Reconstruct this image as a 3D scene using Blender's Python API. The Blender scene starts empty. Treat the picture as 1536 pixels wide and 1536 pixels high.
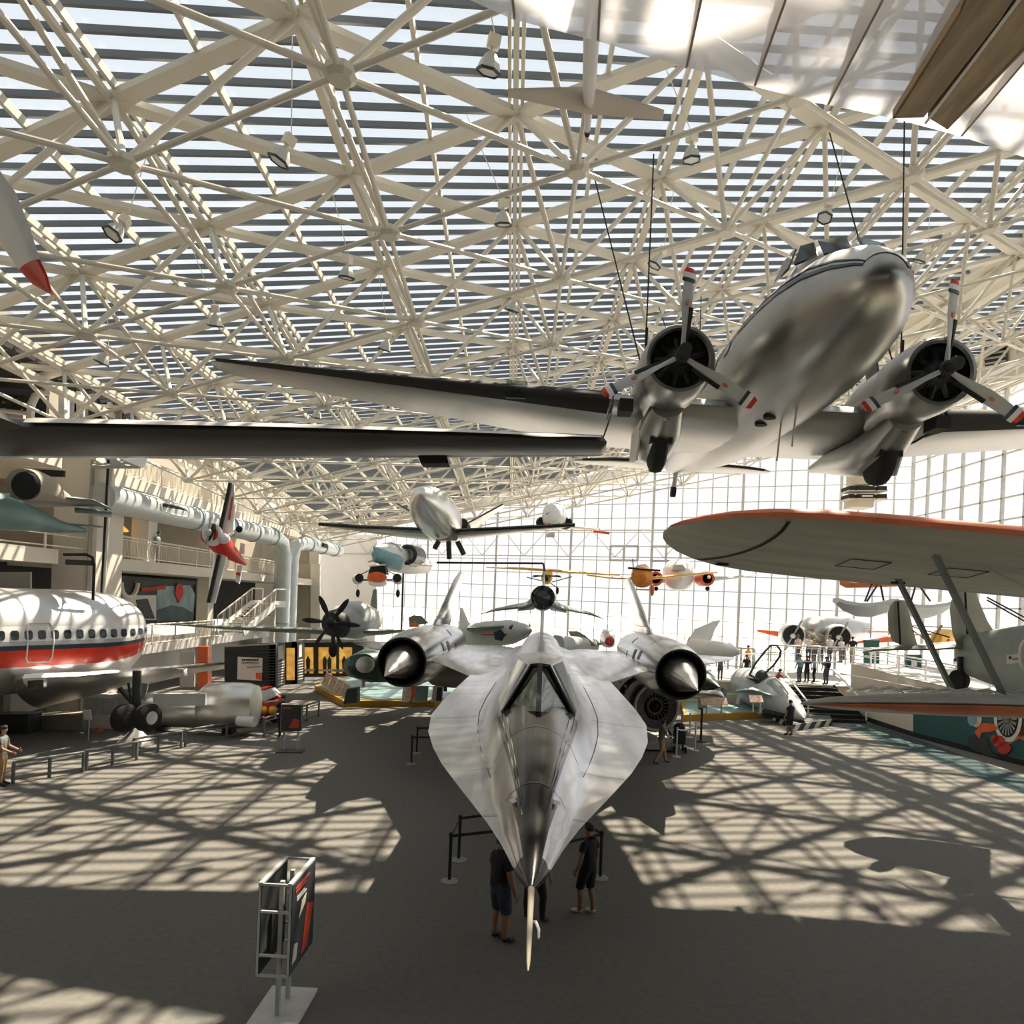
import bpy, math, random
from mathutils import Vector as V, Matrix as M
random.seed(7)
S=bpy.context.scene; COL=S.collection
TH=.04; H=5.9
def unr(px,py):
    u=(px-768)/1024; v=(902-py)/1024
    return u-TH*v, v+TH*u
PS=[1.0]
def P(px,py,Y):
    Y*=PS[0]; r,w=unr(px,py); return V((r*Y,Y,H+w*Y))
def F(px,py,z=0.0):
    r,w=unr(px,py); Y=(z-H)/w; return V((r*Y,Y,z))
def Zp(px,py,z): return F(px,py,z)
def PX(px,py,X):
    r,w=unr(px,py); Y=X/r; return V((X,Y,H+w*Y))
# ---------------------------------------------------------------- materials
MT={}
def mat(n,c,rough=.6,metal=0.,var=.12,scale=3.,bump=0.,emit=0.,stretch=None,spec=.5,coat=0.):
    m=bpy.data.materials.new(n); m.use_nodes=True; t=m.node_tree; b=t.nodes['Principled BSDF']
    b.inputs['Roughness'].default_value=rough; b.inputs['Metallic'].default_value=metal
    b.inputs['Specular IOR Level'].default_value=spec; b.inputs['Coat Weight'].default_value=coat
    tc=t.nodes.new('ShaderNodeTexCoord'); nz=t.nodes.new('ShaderNodeTexNoise'); nz.inputs['Scale'].default_value=scale; nz.inputs['Detail'].default_value=5
    src=tc.outputs['Object']
    if stretch:
        mp=t.nodes.new('ShaderNodeMapping'); mp.inputs['Scale'].default_value=stretch; t.links.new(src,mp.inputs[0]); src=mp.outputs[0]
    t.links.new(src,nz.inputs['Vector'])
    rp=t.nodes.new('ShaderNodeValToRGB'); e=rp.color_ramp.elements
    e[0].position=.3; e[1].position=.7
    e[0].color=[max(0,x*(1-var)) for x in c]+[1]; e[1].color=[min(1,x*(1+var)) for x in c]+[1]
    t.links.new(nz.outputs['Fac'],rp.inputs[0]); t.links.new(rp.outputs[0],b.inputs['Base Color'])
    if bump:
        bp=t.nodes.new('ShaderNodeBump'); bp.inputs['Strength'].default_value=bump; bp.inputs['Distance'].default_value=.02
        t.links.new(nz.outputs['Fac'],bp.inputs['Height']); t.links.new(bp.outputs[0],b.inputs['Normal'])
    if emit:
        t.links.new(rp.outputs[0],b.inputs['Emission Color']); b.inputs['Emission Strength'].default_value=emit
    MT[n]=m; return m
def glassmat(n,tint=(.9,.95,.97),gl=.08,rough=.03):
    m=bpy.data.materials.new(n); m.use_nodes=True; t=m.node_tree; t.nodes.remove(t.nodes['Principled BSDF'])
    o=t.nodes['Material Output']; a=t.nodes.new('ShaderNodeBsdfTransparent'); a.inputs[0].default_value=(*tint,1)
    g=t.nodes.new('ShaderNodeBsdfGlossy'); g.inputs['Roughness'].default_value=rough
    x=t.nodes.new('ShaderNodeMixShader'); x.inputs[0].default_value=gl
    t.links.new(a.outputs[0],x.inputs[1]); t.links.new(g.outputs[0],x.inputs[2]); t.links.new(x.outputs[0],o.inputs[0]); MT[n]=m; return m
def filmmat(n,c,op):
    m=bpy.data.materials.new(n); m.use_nodes=True; t=m.node_tree; t.nodes.remove(t.nodes['Principled BSDF'])
    o=t.nodes['Material Output']; a=t.nodes.new('ShaderNodeBsdfTransparent'); a.inputs[0].default_value=(.97,.97,.99,1)
    d=t.nodes.new('ShaderNodeBsdfTranslucent'); d.inputs[0].default_value=(*c,1)
    e=t.nodes.new('ShaderNodeBsdfDiffuse'); e.inputs[0].default_value=(*c,1)
    y=t.nodes.new('ShaderNodeMixShader'); y.inputs[0].default_value=.3
    tc=t.nodes.new('ShaderNodeTexCoord'); nz=t.nodes.new('ShaderNodeTexNoise'); nz.inputs['Scale'].default_value=.9
    mr=t.nodes.new('ShaderNodeMapRange'); mr.inputs['To Min'].default_value=op-.12; mr.inputs['To Max'].default_value=op+.12
    t.links.new(tc.outputs['Object'],nz.inputs['Vector']); t.links.new(nz.outputs['Fac'],mr.inputs[0])
    x=t.nodes.new('ShaderNodeMixShader'); t.links.new(mr.outputs[0],x.inputs[0])
    t.links.new(d.outputs[0],y.inputs[1]); t.links.new(e.outputs[0],y.inputs[2])
    t.links.new(a.outputs[0],x.inputs[1]); t.links.new(y.outputs[0],x.inputs[2]); t.links.new(x.outputs[0],o.inputs[0]); MT[n]=m; return m
for a in [
 ('carpet',(.158,.153,.137),.95,0,.12,9),('teal_carpet',(.03,.062,.068),.95,0,.15,9),
 ('cream_steel',(.61,.585,.515),.5,0,.06,.6),('grey_mullion',(.12,.135,.145),.5,0,.08,.5),('dark_steel',(.03,.032,.035),.5,0,.2,3),
 ('concrete',(.66,.62,.55),.8,0,.07,.5),('white_wall',(.8,.79,.76),.8,0,.04,.5),('beige_wall',(.62,.56,.45),.8,0,.05,.4),
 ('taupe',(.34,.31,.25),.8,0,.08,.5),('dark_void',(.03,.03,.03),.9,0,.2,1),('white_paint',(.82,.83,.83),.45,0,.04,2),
 ('rail_paint',(.72,.68,.6),.5,0,.05,2),('duct_metal',(.5,.56,.58),.4,.3,.06,2),
 ('polished_aluminium',(.34,.34,.325),.33,1,.05,1.5),('satin_aluminium',(.72,.72,.71),.36,1,.12,1.2),
 ('blackbird_skin',(.43,.445,.465),.22,.97,.25,1.3,.1,0,(3.2,.4,2)),('blackbird_dark',(.075,.075,.07),.2,.95,.3,1.3,.1,0,(3,.5,2)),('airliner_metal',(.66,.66,.66),.36,.75,.1,1.2,0,0,(1,1,.3)),('radome_reflection_black',(.05,.05,.048),.22,.8,.2,1.5),('bright_orange',(.8,.28,.05),.4,0,.12,2),
 ('spike_metal',(.5,.48,.45),.28,.9,.25,2),('black_gloss',(.012,.013,.014),.25,0,.2,3),('black_matte',(.015,.015,.015),.8,0,.2,3),
 ('rubber',(.016,.016,.017),.85,0,.2,8),('red_paint',(.62,.035,.02),.35,0,.12,2),('airliner_red',(.7,.045,.02),.3,0,.12,1.2,0,0,(.3,3,3)),
 ('orange_paint',(.8,.13,.03),.35,0,.12,2),('dull_orange',(.68,.2,.09),.5,0,.2,2),('yellow_paint',(.75,.42,.04),.4,0,.1,2),('gold_base',(.42,.23,.02),.6,0,.1,2),
 ('navy_paint',(.03,.05,.075),.35,0,.1,2),('teal_paint',(.19,.31,.3),.45,0,.15,1.5),('teal_dark',(.02,.09,.085),.6,0,.2,.8),('blue_paint',(.2,.38,.46),.4,0,.15,2),
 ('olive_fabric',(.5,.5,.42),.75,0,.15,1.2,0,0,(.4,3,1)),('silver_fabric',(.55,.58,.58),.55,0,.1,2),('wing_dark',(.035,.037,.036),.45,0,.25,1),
 ('grey_green',(.2,.24,.22),.55,0,.15,1.5),('jet_green',(.05,.1,.085),.4,0,.2,1),('jet_grey',(.5,.53,.54),.5,0,.1,1),
 ('wood',(.3,.2,.1),.55,0,.3,4,0,0,(8,.6,8)),('plank',(.36,.29,.19),.6,0,.3,2.5,0,0,(4,.6,1)),
 ('lamp_grey',(.52,.54,.53),.5,0,.1,3),('lens_grey',(.55,.57,.58),.3,0,.05,3),('kiosk_dark',(.035,.045,.045),.6,0,.15,2),
 ('sign_dark',(.03,.035,.04),.5,0,.3,3),('sign_red',(.5,.06,.03),.5,0,.2,3),('sign_frame',(.5,.53,.53),.4,.3,.06,3),('paper',(.8,.77,.72),.7,0,.05,4),('peach',(.75,.52,.38),.7,0,.25,9),
 ('skin',(.42,.24,.16),.6,0,.1,8),('skin_tan',(.3,.16,.09),.6,0,.1,8),('hair_dark',(.025,.018,.014),.7,0,.3,20),('hair_fair',(.25,.15,.07),.7,0,.3,20),
 ('cloth_black',(.015,.016,.02),.9,0,.2,12),('cloth_navy',(.035,.045,.07),.9,0,.2,12),('cloth_teal',(.16,.33,.38),.9,0,.1,12),('cloth_grey',(.16,.17,.17),.9,0,.15,12),('cloth_white',(.7,.7,.7),.9,0,.08,12),
 ('cloth_pink',(.65,.5,.48),.9,0,.1,12),('cloth_tan',(.35,.24,.12),.9,0,.15,12),('cloth_orange',(.75,.28,.06),.9,0,.1,12),('denim',(.07,.09,.12),.9,0,.2,12),('shoe',(.03,.03,.032),.7,0,.2,9),('shoe_white',(.7,.7,.7),.7,0,.1,9),
 ('window_dark',(.02,.03,.032),.1,0,.3,1),('bottle_teal',(.02,.07,.065),.6,0,.2,1),('bench_grey',(.33,.33,.3),.8,0,.1,1),('pale_ground',(.62,.62,.6),.9,0,.08,.2),('red_mural',(.6,.05,.03),.7,0,.15,2),('mural_sky',(.3,.42,.45),.7,0,.3,.9),('mural_hill',(.08,.14,.14),.7,0,.3,.9),('stone_pale',(.62,.62,.6),.7,0,.1,3),('rail_grey',(.15,.16,.16),.5,.2,.1,3),('engine_dark',(.03,.03,.029),.4,.6,.5,6),('brass',(.3,.24,.15),.4,.7,.3,5),('leaf',(.03,.05,.02),.8,0,.5,8)]: mat(*a)
mat('amber_light',(1,.42,.08),.6,0,.4,2.2,0,.55); mat('lamp_glow',(1,.9,.7),.6,0,.02,2,0,6); mat('amber_lamp',(1,.45,.05),.6,0,.1,2,0,1.2)
glassmat('clear_glass',(1,1,1),.03); glassmat('roof_glass',(.95,.97,.98),.03); glassmat('canopy_glass',(.7,.78,.78),.18)
filmmat('mylar',(.93,.93,.95),.55)
# ---------------------------------------------------------------- mesh builder
class MB:
    def __init__(s): s.v=[];s.f=[];s.m=[];s.mi=0
    def add(s,vs,fs):
        o=len(s.v); s.v+= [tuple(x) for x in vs]; s.f+=[tuple(i+o for i in f) for f in fs]; s.m+=[s.mi]*len(fs); return s
    def box(s,c,d,R=None):
        c=V(c); vs=[]
        for x in(-.5,.5):
            for y in(-.5,.5):
                for z in(-.5,.5):
                    p=V((x*d[0],y*d[1],z*d[2])); vs.append(c+(R@p if R else p))
        return s.add(vs,[(0,1,3,2),(4,6,7,5),(0,4,5,1),(2,3,7,6),(0,2,6,4),(1,5,7,3)])
    def beam(s,p,q,w,h,up=(0,0,1)):
        p=V(p);q=V(q);d=(q-p).normalized();u=V(up)
        if abs(d.dot(u))>.98:u=V((0,1,0))
        a=d.cross(u).normalized();b=a.cross(d); vs=[]
        for e in(p,q):
            for x,y in((-1,-1),(1,-1),(1,1),(-1,1)): vs.append(e+a*(x*w/2)+b*(y*h/2))
        return s.add(vs,[(0,1,2,3),(7,6,5,4),(0,4,5,1),(1,5,6,2),(2,6,7,3),(3,7,4,0)])
    def rings(s,rs,cap=True,closed=True):
        n=len(rs[0]);o=[]
        for i in range(len(rs)-1):
            for j in range(n if closed else n-1):
                k=(j+1)%n; o.append((i*n+j,i*n+k,(i+1)*n+k,(i+1)*n+j))
        if cap and closed: o.append(tuple(range(n-1,-1,-1))); o.append(tuple((len(rs)-1)*n+j for j in range(n)))
        return s.add([p for r in rs for p in r],o)
    def tube(s,pts,r,n=8,cap=True):
        pts=[V(p) for p in pts]; rs=r if isinstance(r,(list,tuple)) else [r]*len(pts); R=[];a=None
        for i,p in enumerate(pts):
            d=(pts[min(i+1,len(pts)-1)]-pts[max(i-1,0)]).normalized()
            if a is None:
                a=d.orthogonal().normalized()
            a=(a-d*a.dot(d)).normalized(); b=d.cross(a)
            R.append([p+(a*math.cos(t*2*math.pi/n)+b*math.sin(t*2*math.pi/n))*rs[i] for t in range(n)])
        return s.rings(R,cap)
    def lathe(s,p,ax,prof,n=24,cap=True):
        p=V(p);ax=V(ax).normalized();a=ax.orthogonal().normalized();b=ax.cross(a)
        return s.rings([[p+ax*t+(a*math.cos(k*2*math.pi/n)+b*math.sin(k*2*math.pi/n))*max(r,1e-4) for k in range(n)] for t,r in prof],cap)
    def ball(s,c,r,n=12,sc=(1,1,1)):
        m=n//2; c=V(c)
        return s.rings([[c+V((r*sc[0]*math.sin(math.pi*i/m)*math.cos(2*math.pi*k/n)+1e-5*math.cos(2*math.pi*k/n),r*sc[1]*math.sin(math.pi*i/m)*math.sin(2*math.pi*k/n)+1e-5*math.sin(2*math.pi*k/n),-r*sc[2]*math.cos(math.pi*i/m))) for k in range(n)] for i in range(m+1)])
    def slab(s,poly,vec):
        poly=[V(p) for p in poly];vec=V(vec);n=len(poly)
        return s.add(poly+[p+vec for p in poly],[tuple(range(n-1,-1,-1)),tuple(range(n,2*n))]+[(i,(i+1)%n,n+(i+1)%n,n+i) for i in range(n)])
    def wing(s,secs,up=(0,0,1),n=7,camber=.0):
        up=V(up);R=[]
        for le,te,t in secs:
            le=V(le);te=V(te);c=te-le;up_,lo=[],[]
            for i in range(n+1):
                x=.5-.5*math.cos(math.pi*i/n); y=5*t*(.2969*math.sqrt(x)-.126*x-.3516*x*x+.2843*x**3-.1036*x**4)
                y=max(y,t*.012); up_.append(le+c*x+up*(y*1.15)); lo.append(le+c*x-up*(y*.85))
            R.append(up_+lo[::-1][:-1] if False else up_+lo[:0:-1])
        return s.rings(R,True)
    def build(s,name,mt,parent=None,smooth=True,ang=40,world=True):
        me=bpy.data.meshes.new(name); me.from_pydata(s.v,[],s.f)
        for x in (mt if isinstance(mt,(list,tuple)) else [mt]): me.materials.append(MT[x] if isinstance(x,str) else x)
        me.polygons.foreach_set('material_index',s.m)
        o=bpy.data.objects.new(name,me); COL.objects.link(o)
        if parent is not None:
            o.parent=parent
            if world:
                W=M.Identity(4); q=parent
                while q is not None: W=q.matrix_basis@W; q=q.parent
                me.transform(W.inverted())
        import bmesh
        bm=bmesh.new(); bm.from_mesh(me); bmesh.ops.recalc_face_normals(bm,faces=bm.faces)
        bm.to_mesh(me); bm.free()
        if smooth:
            me.polygons.foreach_set('use_smooth',[True]*len(me.polygons))
            try: me.set_sharp_from_angle(angle=math.radians(ang))
            except Exception: pass
        me.update(); return o
def tag(o,label=None,cat=None,group=None,kind=None):
    if label:o['label']=label
    if cat:o['category']=cat
    if group:o['group']=group
    if kind:o['kind']=kind
    return o
def thing(name,label,cat,loc=(0,0,0),rot=(0,0,0),group=None):
    o=bpy.data.objects.new(name,None); COL.objects.link(o); o.location=loc; o.rotation_euler=rot; o.empty_display_size=.2
    return tag(o,label,cat,group)
def struct(name,mb,mt,smooth=False,parent=None): 
    o=mb.build(name,mt,parent,smooth)
    if parent is None:o['kind']='structure'
    return o
def dup(root,loc=None,rot=None,label=None,group=None):
    r=root.copy(); COL.objects.link(r)
    if loc is not None:r.location=loc
    if rot is not None:r.rotation_euler=rot
    if label:r['label']=label
    if group:r['group']=group
    for ch in list(root.children):
        c=ch.copy(); COL.objects.link(c); c.parent=r
        for g in list(ch.children):
            d=g.copy(); COL.objects.link(d); d.parent=c
    return r
def ell(c,rx,ry,n=24,a=(1,0,0),b=(0,0,1),e=2.0,bot=None):
    c=V(c);a=V(a);b=V(b);o=[]
    for k in range(n):
        t=2*math.pi*k/n; cs,sn=math.cos(t),math.sin(t)
        x=abs(cs)**(2/e)*(1 if cs>0 else -1); y=abs(sn)**(2/e)*(1 if sn>0 else -1)
        o.append(c+a*(rx*x)+b*((ry if (sn>0 or bot is None) else bot)*y))
    return o
def lerp(a,b,t): return V(a)*(1-t)+V(b)*t
def interp(tab,y):
    for (a,b) in zip(tab,tab[1:]):
        if a[0]<=y<=b[0]:
            t=(y-a[0])/(b[0]-a[0]); t2=t
            return [p*(1-t2)+q*t2 for p,q in zip(a[1:],b[1:])]
    return list(tab[0][1:] if y<tab[0][0] else tab[-1][1:])
def quadpatch(mb,f,us,vs,flip=False):
    g=[[f(u,v) for v in vs] for u in us]; n=len(vs)
    return mb.add([p for r in g for p in r],[(i*n+j,i*n+j+1,(i+1)*n+j+1,(i+1)*n+j) for i in range(len(us)-1) for j in range(n-1)])
def prop_blade(mb,c,ax,d,L,w,tw=.5,r0=.12,n=9,thick=.05):
    """blade from hub c along d, facing axis ax"""
    c=V(c);ax=V(ax).normalized();d=V(d).normalized();s=ax.cross(d).normalized();R=[]
    for i in range(n):
        t=i/(n-1); x=r0+(L-r0)*t
        ww=w*(.35+1.3*t if t<.5 else 1.0-.5*max(0,(t-.6)/.4)**2)*(1 if t<.97 else .55); a=1.1-(1.1-tw)*min(1,t*1.5)
        e=s*math.cos(a)+ax*math.sin(a); f=s*(-math.sin(a))+ax*math.cos(a); th=thick*(1.1-t*.85)+(.5*thick if t<.12 else 0)
        R.append([c+d*x+e*(ww*.5*math.cos(k*math.pi/4))+f*(th*.5*math.sin(k*math.pi/4)) for k in range(8)])
    return mb.rings(R)
TXT={}
def text(s,size,mt,name,parent,loc,xdir,ydir,depth=.004,align='CENTER'):
    cu=bpy.data.curves.new(name,'FONT'); cu.body=s; cu.size=size; cu.align_x=align; cu.align_y='CENTER'; cu.extrude=depth; cu.resolution_u=2
    o=bpy.data.objects.new(name,cu); COL.objects.link(o)
    bpy.context.view_layer.update()
    me=bpy.data.meshes.new_from_object(o.evaluated_get(bpy.context.evaluated_depsgraph_get())); bpy.data.objects.remove(o); bpy.data.curves.remove(cu)
    x=V(xdir).normalized();y=V(ydir).normalized();z=x.cross(y)
    T=M(((x[0],y[0],z[0],loc[0]),(x[1],y[1],z[1],loc[1]),(x[2],y[2],z[2],loc[2]),(0,0,0,1)))
    if parent is not None:
        W=M.Identity(4); q=parent
        while q is not None: W=q.matrix_basis@W; q=q.parent
        T=W.inverted()@T
    me.transform(T); me.materials.clear(); me.materials.append(MT[mt]); me.name=name
    o=bpy.data.objects.new(name,me); COL.objects.link(o); o.parent=parent; return o
SKY,SUN,SUND=1.05,15.0,(-.37,-.605,-1)
GL0=3.0
GAPS=[]
# ---------------------------------------------------------------- camera, sky, sun
cam=bpy.data.cameras.new('camera'); co=bpy.data.objects.new('camera',cam); COL.objects.link(co); S.camera=co
cam.sensor_width=36; cam.lens=24; cam.shift_y=134/1536; cam.clip_start=.1; cam.clip_end=500
co.matrix_world=M.Translation((0,0,H))@M.Rotation(math.pi/2,4,'X')@M.Rotation(TH,4,'Z')
S.view_settings.view_transform='Standard'; S.view_settings.look='None'; S.view_settings.exposure=0.0; S.view_settings.gamma=1
try: S.view_settings.use_curve_mapping=False
except Exception: pass
w=bpy.data.worlds.new('sky'); S.world=w; w.use_nodes=True; t=w.node_tree; bg=t.nodes['Background']
tc=t.nodes.new('ShaderNodeTexCoord'); sx=t.nodes.new('ShaderNodeSeparateXYZ'); rp=t.nodes.new('ShaderNodeValToRGB')
t.links.new(tc.outputs['Generated'],sx.inputs[0]); t.links.new(sx.outputs['Z'],rp.inputs[0]); t.links.new(rp.outputs[0],bg.inputs[0])
e=rp.color_ramp.elements; e[0].position=.0; e[0].color=(1.05,1.04,1.05,1); e[1].position=.75; e[1].color=(.84,.9,.95,1)
m_=rp.color_ramp.elements.new(.4); m_.color=(.97,.98,1.02,1)
bg.inputs[1].default_value=SKY
sun=bpy.data.lights.new('sun','SUN'); sun.energy=SUN; sun.color=(1,.83,.64); sun.angle=.012
so=bpy.data.objects.new('sun',sun); COL.objects.link(so); so.location=(30,20,40)
so.rotation_euler=V(SUND).to_track_quat('-Z','Y').to_euler()
# ---------------------------------------------------------------- roof plane and grid
A_,B_,H0=.2,.04,13.5
def RZ(x,y,dz=0): return H+H0+A_*x-B_*y+dz
G=.335*H0; GY=.36*H0; SK=.26
def UN(i,j):   # upper node
    x=-.03*H0+i*G; y=1.316*H0+j*GY+i*(.087+.18)*H0*1.0
    y=1.316*H0+j*GY+i*(SK*G)+ (GY/2 if i%2 else 0)
    return V((x,y,RZ(x,y)))
def LN(i,j):
    a=UN(i,j)
    b=UN(i,j+1); c=UN(i+1,j+(1 if i%2 else 0))
    g=(a+b+c)/3; g.z-=.23*H0; return g
# outline (x,y) of the glazed roof
XL,XR=-19.6,33.0
FAR=lambda x:68.0-.4*x
def inside(x,y): return XL-.1<=x<=XR and GL0-1+SK*x<=y<=min(FAR(x)-1.0,71.5)
floor=MB(); floor.slab([(-60,-8,-.3),(60,-8,-.3),(60,FAR(60),-.3),(-60,FAR(-60),-.3)],(0,0,.3)); struct('floor',floor,'carpet')
fs=MB(); a=[F(1261,1090),F(1310,1085),F(1620,1196),F(1620,1222)]; fs.slab([(p.x,p.y,.001) for p in a],(0,0,.004)); struct('trim_1',fs,'teal_carpet')
gr=MB(); gr.slab([(-400,-150,-.6),(400,-150,-.6),(400,450,-.6),(-400,450,-.6)],(0,0,.2)); struct('ground',gr,'pale_ground')
# glazing
def clip(poly,f):
    o=[]
    for a,b in zip(poly,poly[1:]+poly[:1]):
        fa,fb=f(a),f(b)
        if fa>=0:o.append(a)
        if fa*fb<0:
            t=fa/(fa-fb); o.append((a[0]+(b[0]-a[0])*t,a[1]+(b[1]-a[1])*t))
    return o
GLZ=lambda x:GL0+SK*x
gp=[(XL,GLZ(XL)),(XR,GLZ(XR)),(XR,FAR(XR)),(14.5,62.2),(XL,72.)]
gl=MB(); gl.slab([(x,y,RZ(x,y,.42)) for x,y in gp],(0,0,.03)); struct('window_1',gl,'roof_glass')
# unseen opaque roof deck, added over the camera side to darken the foreground
dk=MB()
def deck(poly): dk.slab([(x,y,RZ(x,y,.35)) for x,y in poly],(0,0,.25))
deck([(XL-8,-8),(XR,-8),(XR,GLZ(XR)),(XL-8,GLZ(XL-8))]) if not GAPS else None
if GAPS:
    # strips between gaps, all parallel to the purlins: list of (offset0, offset1, x0, x1) openings
    xs=sorted({XL-8,XR}|{g[2] for g in GAPS}|{g[3] for g in GAPS})
    for x0,x1 in zip(xs,xs[1:]):
        cuts=sorted((g[0],g[1]) for g in GAPS if g[2]<=x0 and g[3]>=x1); lo=-8-SK*XR
        for c0,c1 in cuts+[(GL0,GL0)]:
            deck([(x0,max(-8,lo+SK*x0)),(x1,max(-8,lo+SK*x1)),(x1,c0+SK*x1),(x0,c0+SK*x0)]); lo=c1
struct('ceiling_blocker',dk,'kiosk_dark')
# purlins
pu=MB(); step=GY/8; q=GL0
k=0
while q<100:
    x0,x1=XL,XR
    xe=XR
    pts=[x for x in [XL+.5*i for i in range(int((XR-XL)/.5)+1)] if q+SK*x<min(71.8,FAR(x)-.3)]
    if len(pts)>1:
        x0,x1=pts[0],pts[-1]; y0,y1=q+SK*x0,q+SK*x1
        pu.beam((x0,y0,RZ(x0,y0,.26)),(x1,y1,RZ(x1,y1,.26)),.085,.15)
    q+=step; k+=1
struct('trim_2',pu,'grey_mullion')
# space frame
ch=MB(); jo=MB(); lc=MB(); wb=MB(); hubs=MB()
def ok(p): return inside(p.x,p.y)
for i in range(-5,9):
    for j in range(-12,16):
        a=UN(i,j)
        for b,kind in ((UN(i,j+1),'y'),(UN(i+1,j+(1 if i%2 else 0)),'d'),(UN(i+1,j-(0 if i%2 else 1)),'d')):
            if ok(a) or ok(b):
                if not (ok(a) and ok(b)):
                    # trim member at the edge
                    p,q_=(a,b) if ok(a) else (b,a)
                    for t in (1,.75,.5,.25):
                        e_=p.lerp(q_,t)
                        if ok(e_): break
                    else: continue
                    a_,b_=p,e_
                else: a_,b_=a,b
                if kind=='d': ch.beam(a_-V((0,0,.06)),b_-V((0,0,.06)),.40,.15)
                else:
                    for s in(-.16,.16): jo.beam(a_+V((s,0,.12)),b_+V((s,0,.12)),.09,.2)
                    jo.beam(a_-V((0,0,.1)),b_-V((0,0,.1)),.13,.13)
        # secondary joist half way between columns
        m0=(UN(i,j)+UN(i+1,j))/2; m1=(UN(i,j+1)+UN(i+1,j+1))/2
        if ok(m0) and ok(m1): jo.beam(m0+V((0,0,.08)),m1+V((0,0,.08)),.1,.22)
        l=LN(i,j)
        if ok(l) and l.y<66:
            for b in (UN(i,j),UN(i,j+1),UN(i+1,j+(1 if i%2 else 0))):
                wb.tube([l,b],.075,8,False)
            hubs.lathe(l-V((0,0,.12)),(0,0,1),[(0,.2),(.08,.3),(.2,.3),(.26,.2)],10)
            for b in (LN(i,j+1),LN(i+1,j+(1 if i%2 else 0)),LN(i+1,j-(0 if i%2 else 1))):
                if ok(b) and b.y<66: lc.tube([l,b],.062,8,False)
                elif b.x>XR: pass
struct('trim_3',ch,'cream_steel'); struct('trim_4',jo,'cream_steel'); struct('trim_5',lc,'cream_steel'); struct('trim_6',wb,'cream_steel'); struct('trim_7',hubs,'cream_steel')
# edge band (twin box girders) following the far and right edge of the roof
eb=MB()
def RP(px,py,dz=0):
    r,w_=unr(px,py); Y=(H0+dz)/(w_-A_*r+B_); return V((r*Y,Y,H+w_*Y))
ed=[RP(1620,322),RP(1536,380),RP(1280,540),RP(1120,632),RP(1000,690),RP(850,732),RP(660,765),RP(480,795)]
for a,b in zip(ed,ed[1:]):
    for dx,dz,s in ((0,-.1,.6),(.9,-.3,.5),(-.9,.1,.5)): eb.beam(a+V((dx,abs(dx)*.6,dz)),b+V((dx,abs(dx)*.6,dz)),s,s)
struct('trim_8',eb,'cream_steel')
# far glass wall
fw=MB(); fg=MB(); gp_=lambda x,z,d=0:V((x,FAR(x)-d,z))
xl,xr=-23.5,32.0; ZT=22.
fg.slab([gp_(xl,0,-.05),gp_(xr,0,-.05),gp_(xr,ZT,-.05),gp_(xl,ZT,-.05)],(0,.03,0)); struct('window_2',fg,'clear_glass')
n=46
for i in range(n+1):
    x=xl+(xr-xl)*i/n; wd=.2 if i%6==0 else .07
    fw.beam(gp_(x,0),gp_(x,ZT-2),wd,.16,(0,1,0))
for k in range(16):
    z=.9+1.32*k; fw.beam(gp_(xl,z),gp_(xr,z),.16,.06)
for (i0,i1,k) in ((30,32,7),(27,29,7),(36,38,7),(41,43,7)):
    for i in (i0,i0+1,i1):
        x=xl+(xr-xl)*i/n; fw.beam(gp_(x,.9+1.32*k),gp_(x,.9+1.32*(k+1)),.2,.2,(0,1,0))
    for kk in(k,k+1): fw.beam(gp_(xl+(xr-xl)*i0/n,.9+1.32*kk),gp_(xl+(xr-xl)*i1/n,.9+1.32*kk),.2,.2)
struct('trim_9',fw,'lamp_grey')
# light diagonal bracing in front of the far wall
br=MB()
for i in range(12):
    x0=-20+i*4.2; a=gp_(x0,10.4,.7); b=gp_(x0+2.1,12.9,.7); c=gp_(x0+4.2,10.4,.7)
    br.tube([a,b,c],.04,5); 
br.tube([gp_(-20,12.9,.7),gp_(30,12.9,.7)],.05,5); br.tube([gp_(-20,10.4,.7),gp_(30,10.4,.7)],.05,5); struct('trim_10',br,'lamp_grey')
for nme,pxs in (('door_1',(1003,1036)),('door_2',(1093,1132))):
    d=MB(); X=[]
    for px in pxs:
        r,_=unr(px,940); Y=68/(1+.4*r); X.append(r*Y)
    zt=2.6; x0,x1=X; xm=(x0+x1)/2
    for x in (x0,xm,x1): d.beam(gp_(x,0,.1),gp_(x,zt,.1),.16,.2,(0,1,0))
    d.beam(gp_(x0,zt,.1),gp_(x1,zt,.1),.2,.16); d.beam(gp_(x0,1,.1),gp_(x1,1,.1),.06,.1); struct(nme,d,'lamp_grey')
# right glass wall and opaque band above it
rw=MB(); rg=MB(); XW=32.0; ZG=21.2
y0,y1=6.,FAR(XW)
rg.slab([(XW+.05,y0,0),(XW+.05,y1,0),(XW+.05,y1,ZG),(XW+.05,y0,ZG)],(.03,0,0)); struct('window_3',rg,'clear_glass')
n=24
for i in range(n+1):
    y=y1-(y1-y0)*i/n; rw.beam((XW,y,0),(XW,y,ZG),.14 if i%6 else .22,.2,(1,0,0))
for k in range(15):
    z=.9+1.45*k; rw.beam((XW,y0,z),(XW,y1,z),.2,.1)
struct('trim_11',rw,'lamp_grey')
ub=MB(); ub.slab([(XW-.3,y0,ZG),(XW-.3,y1-.5,ZG),(XW-.3,y1-.5,RZ(XW,y1,.3)),(XW-.3,y0,RZ(XW,y0,.3))],(.25,0,0)); struct('wall_right',ub,'beige_wall')
wt=MB()
for zz in (ZG-.1,ZG+.9): wt.beam((XW-1.0,y0,zz),(XW-1.0,y1-1,zz),.2,.2)
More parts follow.
